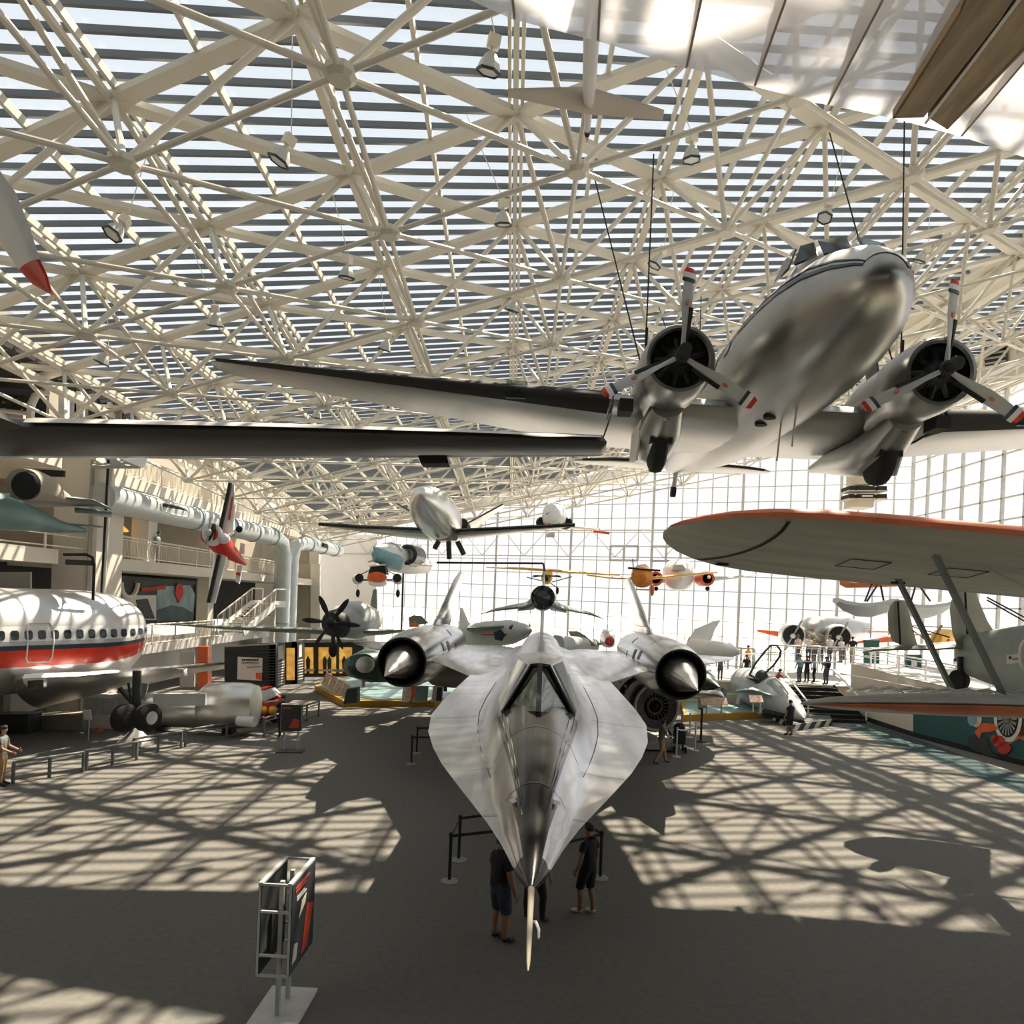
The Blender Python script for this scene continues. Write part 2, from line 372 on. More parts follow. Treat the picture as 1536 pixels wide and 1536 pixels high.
for i in range(18):
    ya=y0+(y1-2-y0)*i/18; yb=y0+(y1-2-y0)*(i+1)/18
    wt.beam((XW-1,ya,ZG),(XW-1,yb,ZG+.8),.1,.1); wt.beam((XW-1,yb,ZG),(XW-1,yb,ZG+.8),.1,.1)
struct('trim_12',wt,'white_paint')
# unseen rear wall, added near-black to block light from behind the camera
bw=MB(); bw.box((4,-8,10),(70,.4,24)); struct('wall_back_blocker',bw,'kiosk_dark')
# ---------------------------------------------------------------- left building
XC=-19.5; b=MB()
b.box((-19.05,30.6,5.7),(1.9,2.0,11.4)); 
for y in (16.5,43,57): b.box((-19.3,y,7),(.72,.8,14))
b.box((-19.3,66.5,7),(.9,.9,14))
for z0,y0,y1 in ((7.2,31.5,64),(11.2,31.5,60)): b.box(((-27-18.7)/2,(y0+y1)/2,z0-.28),(8.3,y1-y0,.56))
b.box((-21.5,20,7.0),(5,17,.6)); b.box((-22,20,11.),(6,17,.6))
b.beam((-19.2,31,13.2),(-19.2,66,13.2),.45,.5)
for i in range(12): y=32+2.9*i; b.box((-19.2,y,13.9),(.18,.18,1.1))
b.beam((-19.2,8,14.3),(-19.2,70,13.2),.35,.3)
struct('wall_left',b,'concrete')
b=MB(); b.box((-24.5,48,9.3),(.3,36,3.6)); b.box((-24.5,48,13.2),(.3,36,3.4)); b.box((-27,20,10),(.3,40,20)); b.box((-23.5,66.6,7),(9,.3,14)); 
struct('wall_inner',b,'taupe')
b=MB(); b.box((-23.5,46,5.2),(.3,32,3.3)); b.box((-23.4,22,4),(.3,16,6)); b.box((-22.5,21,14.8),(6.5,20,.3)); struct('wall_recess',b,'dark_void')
b=MB(); b.box((-22,46,1.4),(.3,32,2.8)); b.box((-20.5,36.8,2.6),(2.6,14,.5)); b.box((-20.5,50,2.6),(2.6,13,.5)); b.box((-20.2,60,1.5),(.4,10,3)); struct('wall_ground',b,'white_wall')
def wallquad(name,mt,pxs,Yfun,th=.2):
    m=MB(); q=[]
    for px,py in pxs:
        r,w=unr(px,py); Y=Yfun(r); q.append(V((r*Y,Y,H+w*Y)))
    m.slab(q,(0,th,0)); return struct(name,m,mt)
FY=lambda r:(68-.6)/(1+.4*r)
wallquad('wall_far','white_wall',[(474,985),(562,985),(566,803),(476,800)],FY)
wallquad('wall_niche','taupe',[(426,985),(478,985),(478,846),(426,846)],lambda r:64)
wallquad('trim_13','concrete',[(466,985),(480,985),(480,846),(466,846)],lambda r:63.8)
# railings
def railing(a,b_,label,h=1.07,posts=6,fill=.12,cat='railing',group=None,mt='rail_paint',mid=False):
    a=V(a);b_=V(b_); L=(b_-a).length; t=thing('balcony_railing' if fill else 'guard_rail',label,cat,a,(0,0,0),group)
    z=V((0,0,h)); m=MB(); m.tube([a+z,b_+z],.045,8); m.build('top_rail',mt,t)
    for i in range(posts):
        p=a.lerp(b_,i/(posts-1)); m=MB(); m.beam(p,p+z,.07,.07); m.build('post',mt,t)
    m=MB(); m.beam(a+V((0,0,.12)),b_+V((0,0,.12)),.05,.05); m.beam(a+V((0,0,h-.14)),b_+V((0,0,h-.14)),.04,.04)
    if mid: m.tube([a+V((0,0,h*.55)),b_+V((0,0,h*.55))],.025,6)
    if fill:
        k=int(L/fill)
        for i in range(1,k): p=a.lerp(b_,i/k); m.beam(p+V((0,0,.12)),p+V((0,0,h-.14)),.022,.022)
    m.build('baluster_panel' if fill else 'lower_rail',mt,t); return t
railing((-18.75,31.8,7.2),(-18.75,42.5,7.2),'cream railing of the middle balcony between the white pier and the red-and-white aerobatic plane',posts=6)
railing((-18.75,43.5,7.2),(-18.75,56.4,7.2),'cream railing of the middle balcony behind the grey duct drop pipes',posts=6)
railing((-18.75,31.8,11.2),(-18.75,42.5,11.2),'cream railing of the top balcony directly above the long grey duct',posts=6)
railing((-18.75,43.5,11.2),(-18.75,56.5,11.2),'cream railing of the top balcony beyond the second white column',posts=6)
railing((-18.75,57.5,11.0),(-18.75,63.5,11.0),'farthest cream railing on the top balcony, beyond the last column',posts=4)
railing((-18.9,31.,2.85),(-18.9,43.5,2.85),'cream railing of the low mezzanine behind the striped airliner',posts=6)
railing((-18.9,45,2.85),(-18.9,56.5,2.85),'cream railing of the low mezzanine beyond the stair',posts=5)
railing((-19.6,22,7.3),(-18.5,30.2,7.3),'cream railing high on the left beside the teal jet tail',posts=4,fill=0,mid=True)
# staircase
t=thing('staircase','white staircase with cream handrails climbing to a landing beneath the duct','stairs',(-17.6,41.5,0))
p0,p1=P(326,948,41.5),P(378,905,45.5); p1b=P(394,905,46.5)
for s in (0,1):
    o=V((1.5*s,.2*s,0)); m=MB(); m.beam(p0+o,p1+o,.12,.42); m.beam(p1+o,p1b+o,.12,.42); m.build('stringer','white_paint',t)
    m=MB(); z=V((0,0,1.0)); m.tube([p0+o+z,p1+o+z,p1b+o+z],.05,8)
    for i in range(7): q=lerp(p0,p1,i/6)+o; m.beam(q,q+z,.05,.05)
    for i in range(24): q=lerp(p0,p1,i/23)+o; m.beam(q,q+z,.02,.02)
    m.beam(p1b+o,p1b+o+z,.05,.05); m.build('handrail','rail_paint',t)
m=MB()
for i in range(11): q=lerp(p0,p1,(i+.5)/11); m.box(q+V((.75,.1,-.05)),(1.5,.32,.06))
m.box((p1+p1b)/2+V((.75,.3,-.05)),(1.5,1.4,.08)); m.build('treads','taupe',t)
m=MB(); m.box((p1b.x+.75,p1b.y,p1b.z/2),(.3,.3,p1b.z)); m.build('support_post','concrete',t)
# elevator room under the eave
t=thing('elevator_room','white glazed lift room perched on top of the pier beneath the roof','room',(-19,33,11.2))
def pq(l,Y): return [P(px,py,Y) for px,py in l]
m=MB(); m.slab(pq([(128,655),(181,655),(181,583),(128,576)],32.2),(0,.15,0)); m.build('front_wall','taupe',t)
m=MB(); m.slab(pq([(133,648),(170,648),(170,597),(133,597)],32.1),(0,.05,0)); m.build('front_window','window_dark',t)
a=P(181,582,32.2);b_=P(227,612,37); a0=P(178,652,32.2); b0=P(222,652,37)
m=MB(); m.slab([a0,b0,b_,a],(-.15,.05,0)); m.build('side_wall','white_paint',t)
for u0,u1,y0a,y0b in ((.09,.45,.62,.55),(.52,.9,.53,.46)):
    m=MB(); q=[lerp(a0,b0,u0),lerp(a0,b0,u1),lerp(lerp(a0,b0,u1),lerp(a,b_,u1),y0b+.2),lerp(lerp(a0,b0,u0),lerp(a,b_,u0),y0a+.12)]
    m.slab([p+V((.06,-.03,.05)) for p in q],(-.05,.02,0)); m.build('side_window','window_dark',t)
m=MB(); m.slab([P(128,574,32.2),P(181,582,32.2),P(227,612,37),P(180,600,38)],(0,0,.15)); m.build('roof_panel','concrete',t)
for px in (95,112,119): 
    m=MB(); m.beam(P(px,656,31.6),P(px,580,31.6),.3,.2,(0,1,0)); m.build('lift_guide','white_paint',t)
# arch and dark upper-left bay
t=thing('arched_opening','white arched door frame beside the dark upper bay','arch',P(50,630,30))
m=MB(); m.tube([P(46,640,30),P(46,622,30),P(48,606,30),P(54,594,30),P(64,589,30),P(72,588,30)],.16,8); m.build('arch_frame','white_paint',t)
m=MB(); m.tube([P(-30,612,30),P(46,621,30)],.1,8); m.build('side_rail','white_paint',t)
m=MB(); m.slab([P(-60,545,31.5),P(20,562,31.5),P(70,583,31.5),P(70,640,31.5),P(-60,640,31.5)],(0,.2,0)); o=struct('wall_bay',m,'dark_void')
t=thing('potted_plant','dark leafy planter behind the rail in the upper bay','plant',P(20,612,30.8))
m=MB()
for i in range(60): m.ball(P(random.uniform(-20,42),random.uniform(594,618),30.6),random.uniform(.08,.2),6,(1,.6,.7))
m.build('foliage','leaf',t); m=MB(); m.box(P(10,628,30.8),(1.8,.4,.5)); m.build('planter','beige_wall',t)
m=MB(); m.lathe(P(26,575,30.3),(0,0,1),[(0,.3),(.06,.33)],16); tag(m.build('ceiling_light','lamp_glow'),'round glowing downlight in the dark upper bay','light')
# ducts
def duct(pts,r,label,bands,drop=None):
    t=thing('air_duct',label,'duct',pts[0]); m=MB(); m.tube(pts,r,20); m.build('pipe','duct_metal',t)
    for u,seg in bands:
        a=lerp(pts[seg],pts[seg+1],u); d=(V(pts[seg+1])-V(pts[seg])).normalized(); m=MB(); m.lathe(a-d*.06,d,[(0,r+.02),(0,r+.06),(.12,r+.06),(.12,r+.02)],20); m.build('band','blue_paint',t)
    return t
d0=V((-17.9,29.5,9.7)); d1=V((-17.6,50.,9.9)); 
t=duct([d0,d1,d1+V((.1,1.2,-.35)),d1+V((.15,1.7,-1.3)),d1+V((.15,1.75,-4)),(-17.45,51.75,0)],.62,'long grey air duct under the top balcony with the nearer drop pipe',[(.4,0),(.62,0),(.8,0),(.97,0),(.4,4)])
for y in (34.5,44.8):
    m=MB(); c=V((-17.25,y,9.85)); q=[]
    for k in range(16):
        a=2*math.pi*k/16; q.append(c+V((.02,1.1*max(-1,min(1,1.5*math.cos(a)))+.25*math.cos(a),.26*math.sin(a))))
    m.tube(q+[q[0]],.05,6,False); m.build('vent_frame','white_paint',t)
    m=MB(); m.box(c-V((.03,0,0)),(.1,2.2,.36)); m.build('vent_slot','black_matte',t)
e0=V((-17.3,53.2,0)); e1=V((-17.3,53.2,8.4))
t=duct([e0,(-17.3,53.2,6),e1,(-17.25,53.6,9.5),(-17.1,55,9.9),(-16.6,64.5,10.0)],.55,'second grey air duct running to the far end, with the farther drop pipe',[(.3,0),(.15,4),(.5,4),(.85,4)])
for y in (59,63):
    m=MB(); m.box((-16.3,y,10.05),(.1,1.5,.35)); m.build('vent_slot','black_matte',t)
# poles that rise behind the striped airliner
for px,pxb,mt,r,lab in ((168,155,'lamp_grey',.09,'pale grey pole standing behind the striped airliner, closest to the duct'),(163,152,'black_matte',.08,'black pole standing behind the striped airliner'),(139,131,'bench_grey',.09,'grey conduit pole climbing the white pier')):
    m=MB(); m.tube([P(px,690,29.5),P(pxb,905,29.5)],r*.65,10); a=P(pxb,905,29.5); m.tube([a,(a.x-.1,a.y,0)],r*.65,10); tag(m.build('pole',mt),lab,'pole')
t=thing('equipment_platform','white shelf-like platform held high by poles under the dark wing','platform',P(180,700,23.5))
m=MB(); q=[P(138,703,28.6),P(212,703,30),P(220,688,32),P(150,684,30)]; m.slab(q,(0,0,.12)); m.build('deck','bench_grey',t)
m=MB(); m.slab([P(172,684,28.5),P(219,686,29.5),P(219,704,29.5),P(172,684.5,28.5)],(0,.1,0)); m.build('edge_panel','white_paint',t)
t=thing('wall_bracket','dark bent pipe bracket on the white pier above the airliner','bracket',P(120,840,26))
m=MB(); m.tube([P(96,832,26),P(130,832,26),P(139,836,26),P(142,846,26),P(140,900,26)],.055,8); m.build('pipe','black_matte',t); m=MB(); m.box(P(120,844,26),(1.0,.15,.2)); m.build('plate','dark_steel',t)
m=MB(); m.beam(P(53,709,22),P(97,711,22),.12,.2); tag(m.build('black_bar','black_matte'),'short black bar hung above the teal jet tail','bar')
# mural panel under the middle balcony
t=thing('mural_panel','dark aviation mural with a red balloon under the middle balcony','mural',PX(230,900,-22.2))
def mq(l,x=-22.3): return [PX(px,py,x) for px,py in l]
m=MB(); m.slab(mq([(163,862),(300,872),(300,938),(163,938)]),(-.1,0,0)); m.build('board','kiosk_dark',t)
m=MB(); m.slab(mq([(236,880),(286,878),(293,892),(290,928),(236,932)],-22.25),(-.04,0,0)); m.build('sky_picture','mural_sky',t)
m=MB(); m.slab(mq([(236,916),(258,908),(276,911),(290,920),(290,930),(236,932)],-22.2),(-.04,0,0)); m.build('hill_picture','mural_hill',t)
c=PX(269,887,-22.18); m=MB(); m.lathe(c,(1,0,0),[(0,.55),(.03,.55)],20); m.build('balloon','red_mural',t)
m=MB(); m.slab(mq([(266,896),(272,896),(270,904),(268,904)],-22.18),(-.03,0,0)); m.build('basket','red_mural',t)
c=PX(194,874,-22.2); m=MB(); R=[]
for k in range(25):
    a=math.pi+k*math.pi/24*1.0; R.append(c+V((.02,.85*math.cos(a),.85*math.sin(a))))
m.tube(R,.14,6); m.build('ring_picture','paper',t)
m=MB(); m.slab(mq([(213,882),(249,878),(249,884),(213,887)],-22.2),(-.03,0,0)); m.build('red_streak','red_mural',t)
m=MB(); m.slab(mq([(184,893),(235,893),(235,930),(184,930)],-22.22),(-.03,0,0)); m.build('white_picture','paper',t)
m=MB(); m.slab(mq([(205,900),(222,898),(233,928),(210,928)],-22.18),(-.03,0,0)); m.build('dark_picture','kiosk_dark',t)
m=MB(); m.slab(mq([(294,878),(301,878),(301,935),(294,935)],-22.2),(-.03,0,0)); m.build('teal_band','teal_dark',t)
# small lamps and signs in the balcony bays
m=MB(); m.lathe(P(176,788,36),(0,0,-1),[(0,.3),(.25,.55),(.3,.55)],14); tag(m.build('pendant_lamp','amber_lamp'),'amber pendant lamp in the middle balcony bay','lamp')
m=MB(); m.ball(P(217,794,37),.13,10); tag(m.build('wall_light','lamp_glow'),'small warm spot light on the middle balcony','light')
m=MB(); m.slab(pq([(219,796),(233,796),(233,812),(219,808)],37.5),(0,.1,0)); tag(m.build('hanging_banner','paper'),'white poster hanging beside the middle balcony column','poster')
m=MB(); m.box((-20,36.9,8.9),(.9,.9,3.6)); struct('trim_14',m,'white_wall')
for (px,py,Y,c_) in ((251,817,36.5,'cloth_white'),):
    pass
# ---------------------------------------------------------------- right ramp, platform and stair
def FZ(px,py,z): return F(px,py,z)
PZ=1.5
rp_=MB()
fr=[F(1240,1062),F(1275,1073),F(1370,1105),F(1536,1149),F(1660,1182)]   # foot of the side wall
tops=[P(1246,1000,fr[0].y),None]
side=[fr[1],fr[2],fr[3],fr[4]]
tz=[3.0,2.8,2.55,2.3]
rp_.add([p for p in side]+[V((p.x,p.y,z)) for p,z in zip(side,tz)]+[V((p.x+14,p.y+6,z)) for p,z in zip(side,tz)],[(0,1,5,4),(1,2,6,5),(2,3,7,6),(4,5,9,8),(5,6,10,9),(6,7,11,10)])
rp_.slab([side[0],V((side[0].x+14,side[0].y+6,0)),V((side[0].x+14,side[0].y+6,tz[0])),V((side[0].x,side[0].y,tz[0]))],(0,.1,0))
struct('wall_ramp',rp_,'beige_wall')
m=MB()
for a,c in zip(side,side[1:]): m.beam(a+V((-.03,-.02,.12)),c+V((-.03,-.02,.12)),.04,.24)
struct('baseboard_ramp',m,'black_matte')
# teal mural on the ramp wall
t=thing('ramp_mural','teal mural of a round engine and red flowers along the ramp wall','mural',side[1])
def onside(px,py,off=.04):
    r,w=unr(px,py); a,c=side[1],side[3]; d=c-a; Y=(a.y*d.x-a.x*d.y)/(d.x-r*d.y); nrm=V((-d.y,d.x,0)).normalized(); nrm=-nrm if nrm.y>0 else nrm
    return V((r*Y,Y,H+w*Y))+nrm*off, nrm
def sp(name,pts,mt,off):
    m=MB(); q=[onside(px,py,off) for px,py in pts]; n_=q[0][1]; m.slab([p for p,_ in q],-n_*.02); m.build(name,mt,t,False)
sp('field',[(1370,1040),(1640,1050),(1640,1170),(1370,1102)],'teal_dark',.03)
def disc(name,px,py,rx,ry,mt,off,k=22,r0=0):
    pts=[(px+rx*math.cos(2*math.pi*i/k),py+ry*math.sin(2*math.pi*i/k)) for i in range(k)]; sp(name,pts,mt,off)
disc('engine_ring',1513,1078,21,35,'paper',.06); disc('engine_rim',1513,1078,16,28,'engine_dark',.08)
for k in range(18):
    a=2*math.pi*k/18; sp('fan_blade',[(1513+5*math.cos(a-.1),1078+8*math.sin(a-.1)),(1513+14*math.cos(a-.08),1078+25*math.sin(a-.08)),(1513+14*math.cos(a+.08),1078+25*math.sin(a+.08)),(1513+5*math.cos(a+.1),1078+8*math.sin(a+.1))],'bench_grey',.1)
disc('engine_hub',1513,1078,4,7,'brass',.11)
sp('orange_flower',[(1463,1098),(1476,1084),(1492,1086),(1500,1092),(1488,1098),(1474,1098),(1470,1108)],'orange_paint',.07)
for px,py,rx,ry in ((1500,1112,9,9),(1508,1122,10,9),(1494,1108,6,6)): disc('red_petal',px,py,rx,ry,'red_mural',.09)
sp('dark_foliage',[(1454,1104),(1470,1100),(1482,1108),(1490,1128),(1500,1136),(1480,1134),(1462,1124),(1452,1118)],'kiosk_dark',.065)
disc('small_engine',1466,1078,8,13,'peach',.07); disc('small_engine_face',1460,1078,7,11,'blue_paint',.08)
sp('orange_body',[(1492,1092),(1500,1086),(1540,1112),(1560,1118),(1560,1085),(1535,1105),(1515,1116)],'dull_orange',.05)
# platform behind the cockpit display
pl=MB(); a=[P(1050,1012,40),P(1240,1012,40)]; pl.box((15.5,46,PZ/2),(15,9,PZ)); pl.box((12.5,41.2,PZ/2-.3),(5.5,1.2,PZ-.6)); struct('wall_platform',pl,'beige_wall')
pf=MB(); pf.box((15.5,46,PZ+.02),(15.1,9.1,.05)); pf.add([V((p.x,p.y,z+.02)) for p,z in zip(side,tz)]+[V((p.x+14,p.y+6,z+.02)) for p,z in zip(side,tz)],[(0,1,5,4),(1,2,6,5),(2,3,7,6)]); struct('trim_15',pf,'pale_ground')
t=thing('platform_stairs','short black stair with white handrails up to the platform','stairs',F(1240,1075))
s0=F(1225,1082); s1=V((s0.x-.3,41.3,PZ)); 
for i in range(8):
    m=MB(); z=PZ*(i+1)/8; y=s0.y+(41.3-s0.y)*i/8; m.box((s0.x+1.1,y,z-.04),(3.0,.34,.07)); m.box((s0.x+1.1,y-.16,z-.14),(3.0,.03,.2)); m.build('step','black_matte',t)
for dx in (-.5,2.7):
    m=MB(); a=V((s0.x+dx,s0.y,0)); c=V((s0.x+dx,41.3,PZ)); m.tube([a+V((0,0,.1)),a+V((0,0,1.0)),c+V((0,0,1.0)),c+V((0,1.2,1.0)),c+V((0,1.2,0))],.05,8); m.build('handrail','white_paint',t)
    m=MB(); m.beam(a+V((0,0,.05)),c,.08,.3); m.build('stringer','black_matte',t)
railing((8.2,41.6,PZ),(10.6,41.6,PZ),'white platform railing behind the opened cockpit, by the orange-shirted person',1.05,4,0,mt='white_paint',mid=True)
railing((16.0,41.9,2.8),(22.8,40.2,2.95),'white ramp railing in front of the twin-engine silver plane',1.05,6,0,mt='white_paint',mid=True)
railing((12.,45.6,PZ),(22,45.2,2.7),'white railing across the platform just before the twin-engine silver plane',1.05,6,0,mt='white_paint',mid=True)
p,q=side[0]+V((.2,.3,3.0)),side[2]+V((.3,.3,2.55)); railing(p,q,'white railing running down the ramp behind the biplane struts',1.0,7,0,mt='white_paint',mid=True)
m=MB(); a=onside(1262,1010,.1)[0]; c=onside(1535,1060,.1)[0]; m.tube([a,c],.035,6); tag(m.build('handrail','white_paint'),'thin white handrail fixed along the ramp side wall','handrail')

m=MB(); m.slab([P(-20,858,30.5),P(46,858,30.5),P(46,886,30.5),P(-20,886,30.5)],(0,.1,0)); struct('window_5',m,'white_paint')
# ---------------------------------------------------------------- silver reconnaissance jet with drone on its back
YAW=math.atan(.045); ZB=3.78
t=thing('spy_plane','long silver delta jet with chined nose and two spiked engines, centre of the hall','aircraft',(0.045*5.05,5.05,0),(0,0,-YAW))
# local frame: y aft from nose tip, x right, z up from floor
def bl(mb,name,mt,par=None,**k):
    o=mb.build(name,mt,None,**k); o.parent=par or t; return o
# y, chine half width, body radius, body top z offset, chine z offset, body bottom
ST=[(0,.028,.028,.028,0,.028),(.35,.15,.13,.13,0,.13),(.8,.26,.21,.22,0,.2),(1.4,.44,.3,.33,0,.28),(2.6,.86,.45,.52,0,.42),(3.6,1.2,.56,.64,0,.52),(4.55,1.47,.64,.72,0,.62),(5.65,1.72,.7,.86,0,.7),(7.2,1.93,.76,.98,0,.75),(9,1.98,.8,1.02,0,.78),(11.5,1.97,.82,1.03,0,.8),(14,1.95,.83,1.03,0,.8),(18,1.85,.84,1.0,0,.8),(23,1.6,.82,.92,0,.78),(27,1.15,.7,.75,0,.6),(30,.4,.25,.25,.05,.25)]
m=MB(); R=[]
ys=[0,.35,.8,1.1,1.4,2,2.6,3.1,3.6,4.1,4.55,5.1,5.65,6.4,7.2,8,9,10,11.5,13,14,16,18,20,23,25,27,28.5,30]
for y in ys:
    hw,br,tp,cz,bt=interp(ST,y); ring=[]; n=17
    # upper half right->left
    for k in range(n):
        s=-1+2*k/(n-1); x=-s*hw if False else s*hw
        ax=abs(x); body=tp*math.sqrt(max(0,1-(x/br)**2)) if ax<br else 0
        blend=.30*tp*max(0,1-ax/hw)**1.6+.012
        # smooth blend of round body into flat chine
        zz=max(0,(body**3+blend**3)**(1/3)); ring.append(V((x,y,ZB+cz+zz)))
    for k in range(1,n-1):
        s=1-2*k/(n-1); x=s*hw; ax=abs(x); body=bt*math.sqrt(max(0,1-(x/br)**2)) if ax<br else 0
        blend=.12*bt*max(0,1-ax/hw)+.012; ring.append(V((x,y,ZB+cz-max(body,blend))))
    R.append(ring)
m.rings(R)
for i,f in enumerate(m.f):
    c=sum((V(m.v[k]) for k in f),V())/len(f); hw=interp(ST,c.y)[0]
    m.m[i]=2 if c.y<.5 or (c.y<1.35 and abs(c.x)<.5*hw) else (1 if c.y<5.2 and abs(c.x)<.4*hw else 0)  # dark reflection painted into the colour of the forebody centre and nose
fus=bl(m,'fuselage',['blackbird_skin','blackbird_dark','radome_reflection_black'],ang=55)
m=MB(); m.tube([(0,-1.09,ZB-.02),(0,-1.0,ZB-.02),(0,-.8,ZB-.01),(0,0,ZB)],[.004,.012,.017,.026],12); pt=bl(m,'pitot_boom','taupe')
m=MB(); m.tube([(.01,-.5,ZB-.01),(.04,-.5,ZB-.01),(.06,-.6,ZB-.01),(.06,-.72,ZB-.01)],[.01,.011,.01,.008],8); bl(m,'angle_probe','cloth_white',pt)
m=MB(); m.rings([[V((a*.028*math.cos(k*math.pi/8)*1.0,0.02,ZB+.028*math.sin(k*math.pi/8)*a)) for k in range(16)] for a in (1.02,1.2)],False); bl(m,'nose_ring','jet_grey')
# canopy
def btop(x,y):
    hw,br,tp,cz,bt=interp(ST,y); body=tp*math.sqrt(max(0,1-(x/br)**2)) if abs(x)<br else 0
    return ZB+(body**3+(.30*tp*max(0,1-abs(x)/hw)**1.6+.012)**3)**(1/3)
cy0=3.95; m=MB()
A=V((0,cy0-.12,btop(0,cy0-.12)+.0)); TPt=V((0,5.35,ZB+1.16)); Ls,Rs=V((-.52,4.85,btop(.52,4.85)+.02)),V((.52,4.85,btop(.52,4.85)+.02)); LT,RT=V((-.14,5.5,ZB+1.13)),V((.14,5.5,ZB+1.13)); LB,RB=V((-.62,6.2,btop(.62,6.2)+.02)),V((.62,6.2,btop(.62,6.2)+.02))
LT2,RT2=V((-.38,6.6,ZB+1.22)),V((.38,6.6,ZB+1.22)); BK=[V((x,8.6,btop(x,8.6)+.01)) for x in(-.62,-.35,0,.35,.62)]
T2=V((0,6.6,ZB+1.28)); T1=V((0,5.5,ZB+1.2))
can=MB(); can.add([Ls,Rs,LT,RT,LB,RB,LT2,RT2,T1,T2]+BK+[TPt],[(0,2,4),(1,5,3),(2,6,4),(3,5,7),(2,8,9,6),(8,3,7,9),(6,9,12,11),(9,7,13,12),(4,6,11,10),(5,14,13,7),(2,15,8),(15,3,8)]); canopy=bl(can,'canopy','blackbird_skin')
w1=MB(); w1.slab([A,Ls,LT,TPt],(0,.02,-.04)); bl(w1,'windscreen','canopy_glass',canopy,smooth=False)
w1=MB(); w1.slab([A,TPt,RT,Rs],(0,.02,-.04)); bl(w1,'windscreen','canopy_glass',canopy,smooth=False)
w1=MB(); w1.add([A+V((0,.1,-.02)),Ls+V((0,.1,-.02)),Rs+V((0,.1,-.02)),TPt+V((0,.15,-.06)),LT+V((.05,.1,-.1)),RT+V((-.05,.1,-.1))],[(0,1,4,3),(0,3,5,2)]); bl(w1,'cockpit_interior','taupe',canopy,smooth=False)
fr=MB()
for a,c,wd in ((A,TPt,.07),(A,Ls,.04),(A,Rs,.04),(Ls,LT,.03),(Rs,RT,.03),(LT,TPt,.04),(RT,TPt,.04)): fr.beam(a+V((0,-.01,.02)),c+V((0,-.01,.02)),wd,.04)
bl(fr,'windscreen_frame','black_gloss',canopy,smooth=False)
for s in(-1,1):
    sw=MB(); q=[V((s*.535,4.98,btop(.535,4.98)+.05)),V((s*.60,5.6,btop(.6,5.6)+.14)),V((s*.33,5.95,ZB+1.17)),V((s*.19,5.58,ZB+1.14))]; sw.slab(q,(s*.03,0,.02)); bl(sw,'side_window','silver_fabric',canopy,smooth=False)
mk=MB(); mk.slab([(x,9.35+abs(x)*.35,btop(x,9.35)+.012) for x in(-.34,-.17,0,.17,.34)]+[(x,9.55+abs(x)*.35,btop(x,9.5)+.012) for x in(.34,.17,0,-.17,-.34)],(0,0,.01)); bl(mk,'refuelling_slot','black_matte')
mk=MB(); mk.lathe((0,8.35,btop(0,8.35)-.02),(0,0,1),[(0,.12),(.05,.1),(.07,.02)],12); bl(mk,'dorsal_port','black_matte')
for s in (-1,1):
    mk=MB()
    for dy in (0,.12): mk.box((s*.3,.95+dy*0,ZB+.2),(.01,.01,.01))
    q=V((s*.2,1.35,btop(.2,1.35)+.015)); mk=MB(); mk.slab([q+V((-.045,0,0)),q+V((0,-.09,0)),q+V((.045,0,0)),q+V((0,.09,0))],(0,0,.006)); bl(mk,'nose_star','cloth_white')
for s in(-1,1):
    for fx,y0,y1 in((.30,1.3,9.0),(.55,2.6,12.0),(.34,1.0,6.5)):
        mk=MB(); ys_=[y0+(y1-y0)*i/30 for i in range(31)]; R=[]
        for y in ys_:
            x=s*(fx*interp(ST,y)[0]); R.append([V((x-.006,y,btop(x,y)+.006)),V((x+.006,y,btop(x,y)+.006))])
        mk.rings(R,False,False); bl(mk,'panel_seam','kiosk_dark',fus)
for y in (1.6,3.3,6.9,9.9):
    mk=MB(); R=[]
    for i in range(33):
        x=(-1+2*i/32)*interp(ST,y)[0]*.98; R.append([V((x,y-.006,btop(x,y)+.006)),V((x,y+.006,btop(x,y)+.006))])
    mk.rings(R,False,False); bl(mk,'panel_seam','kiosk_dark',fus)
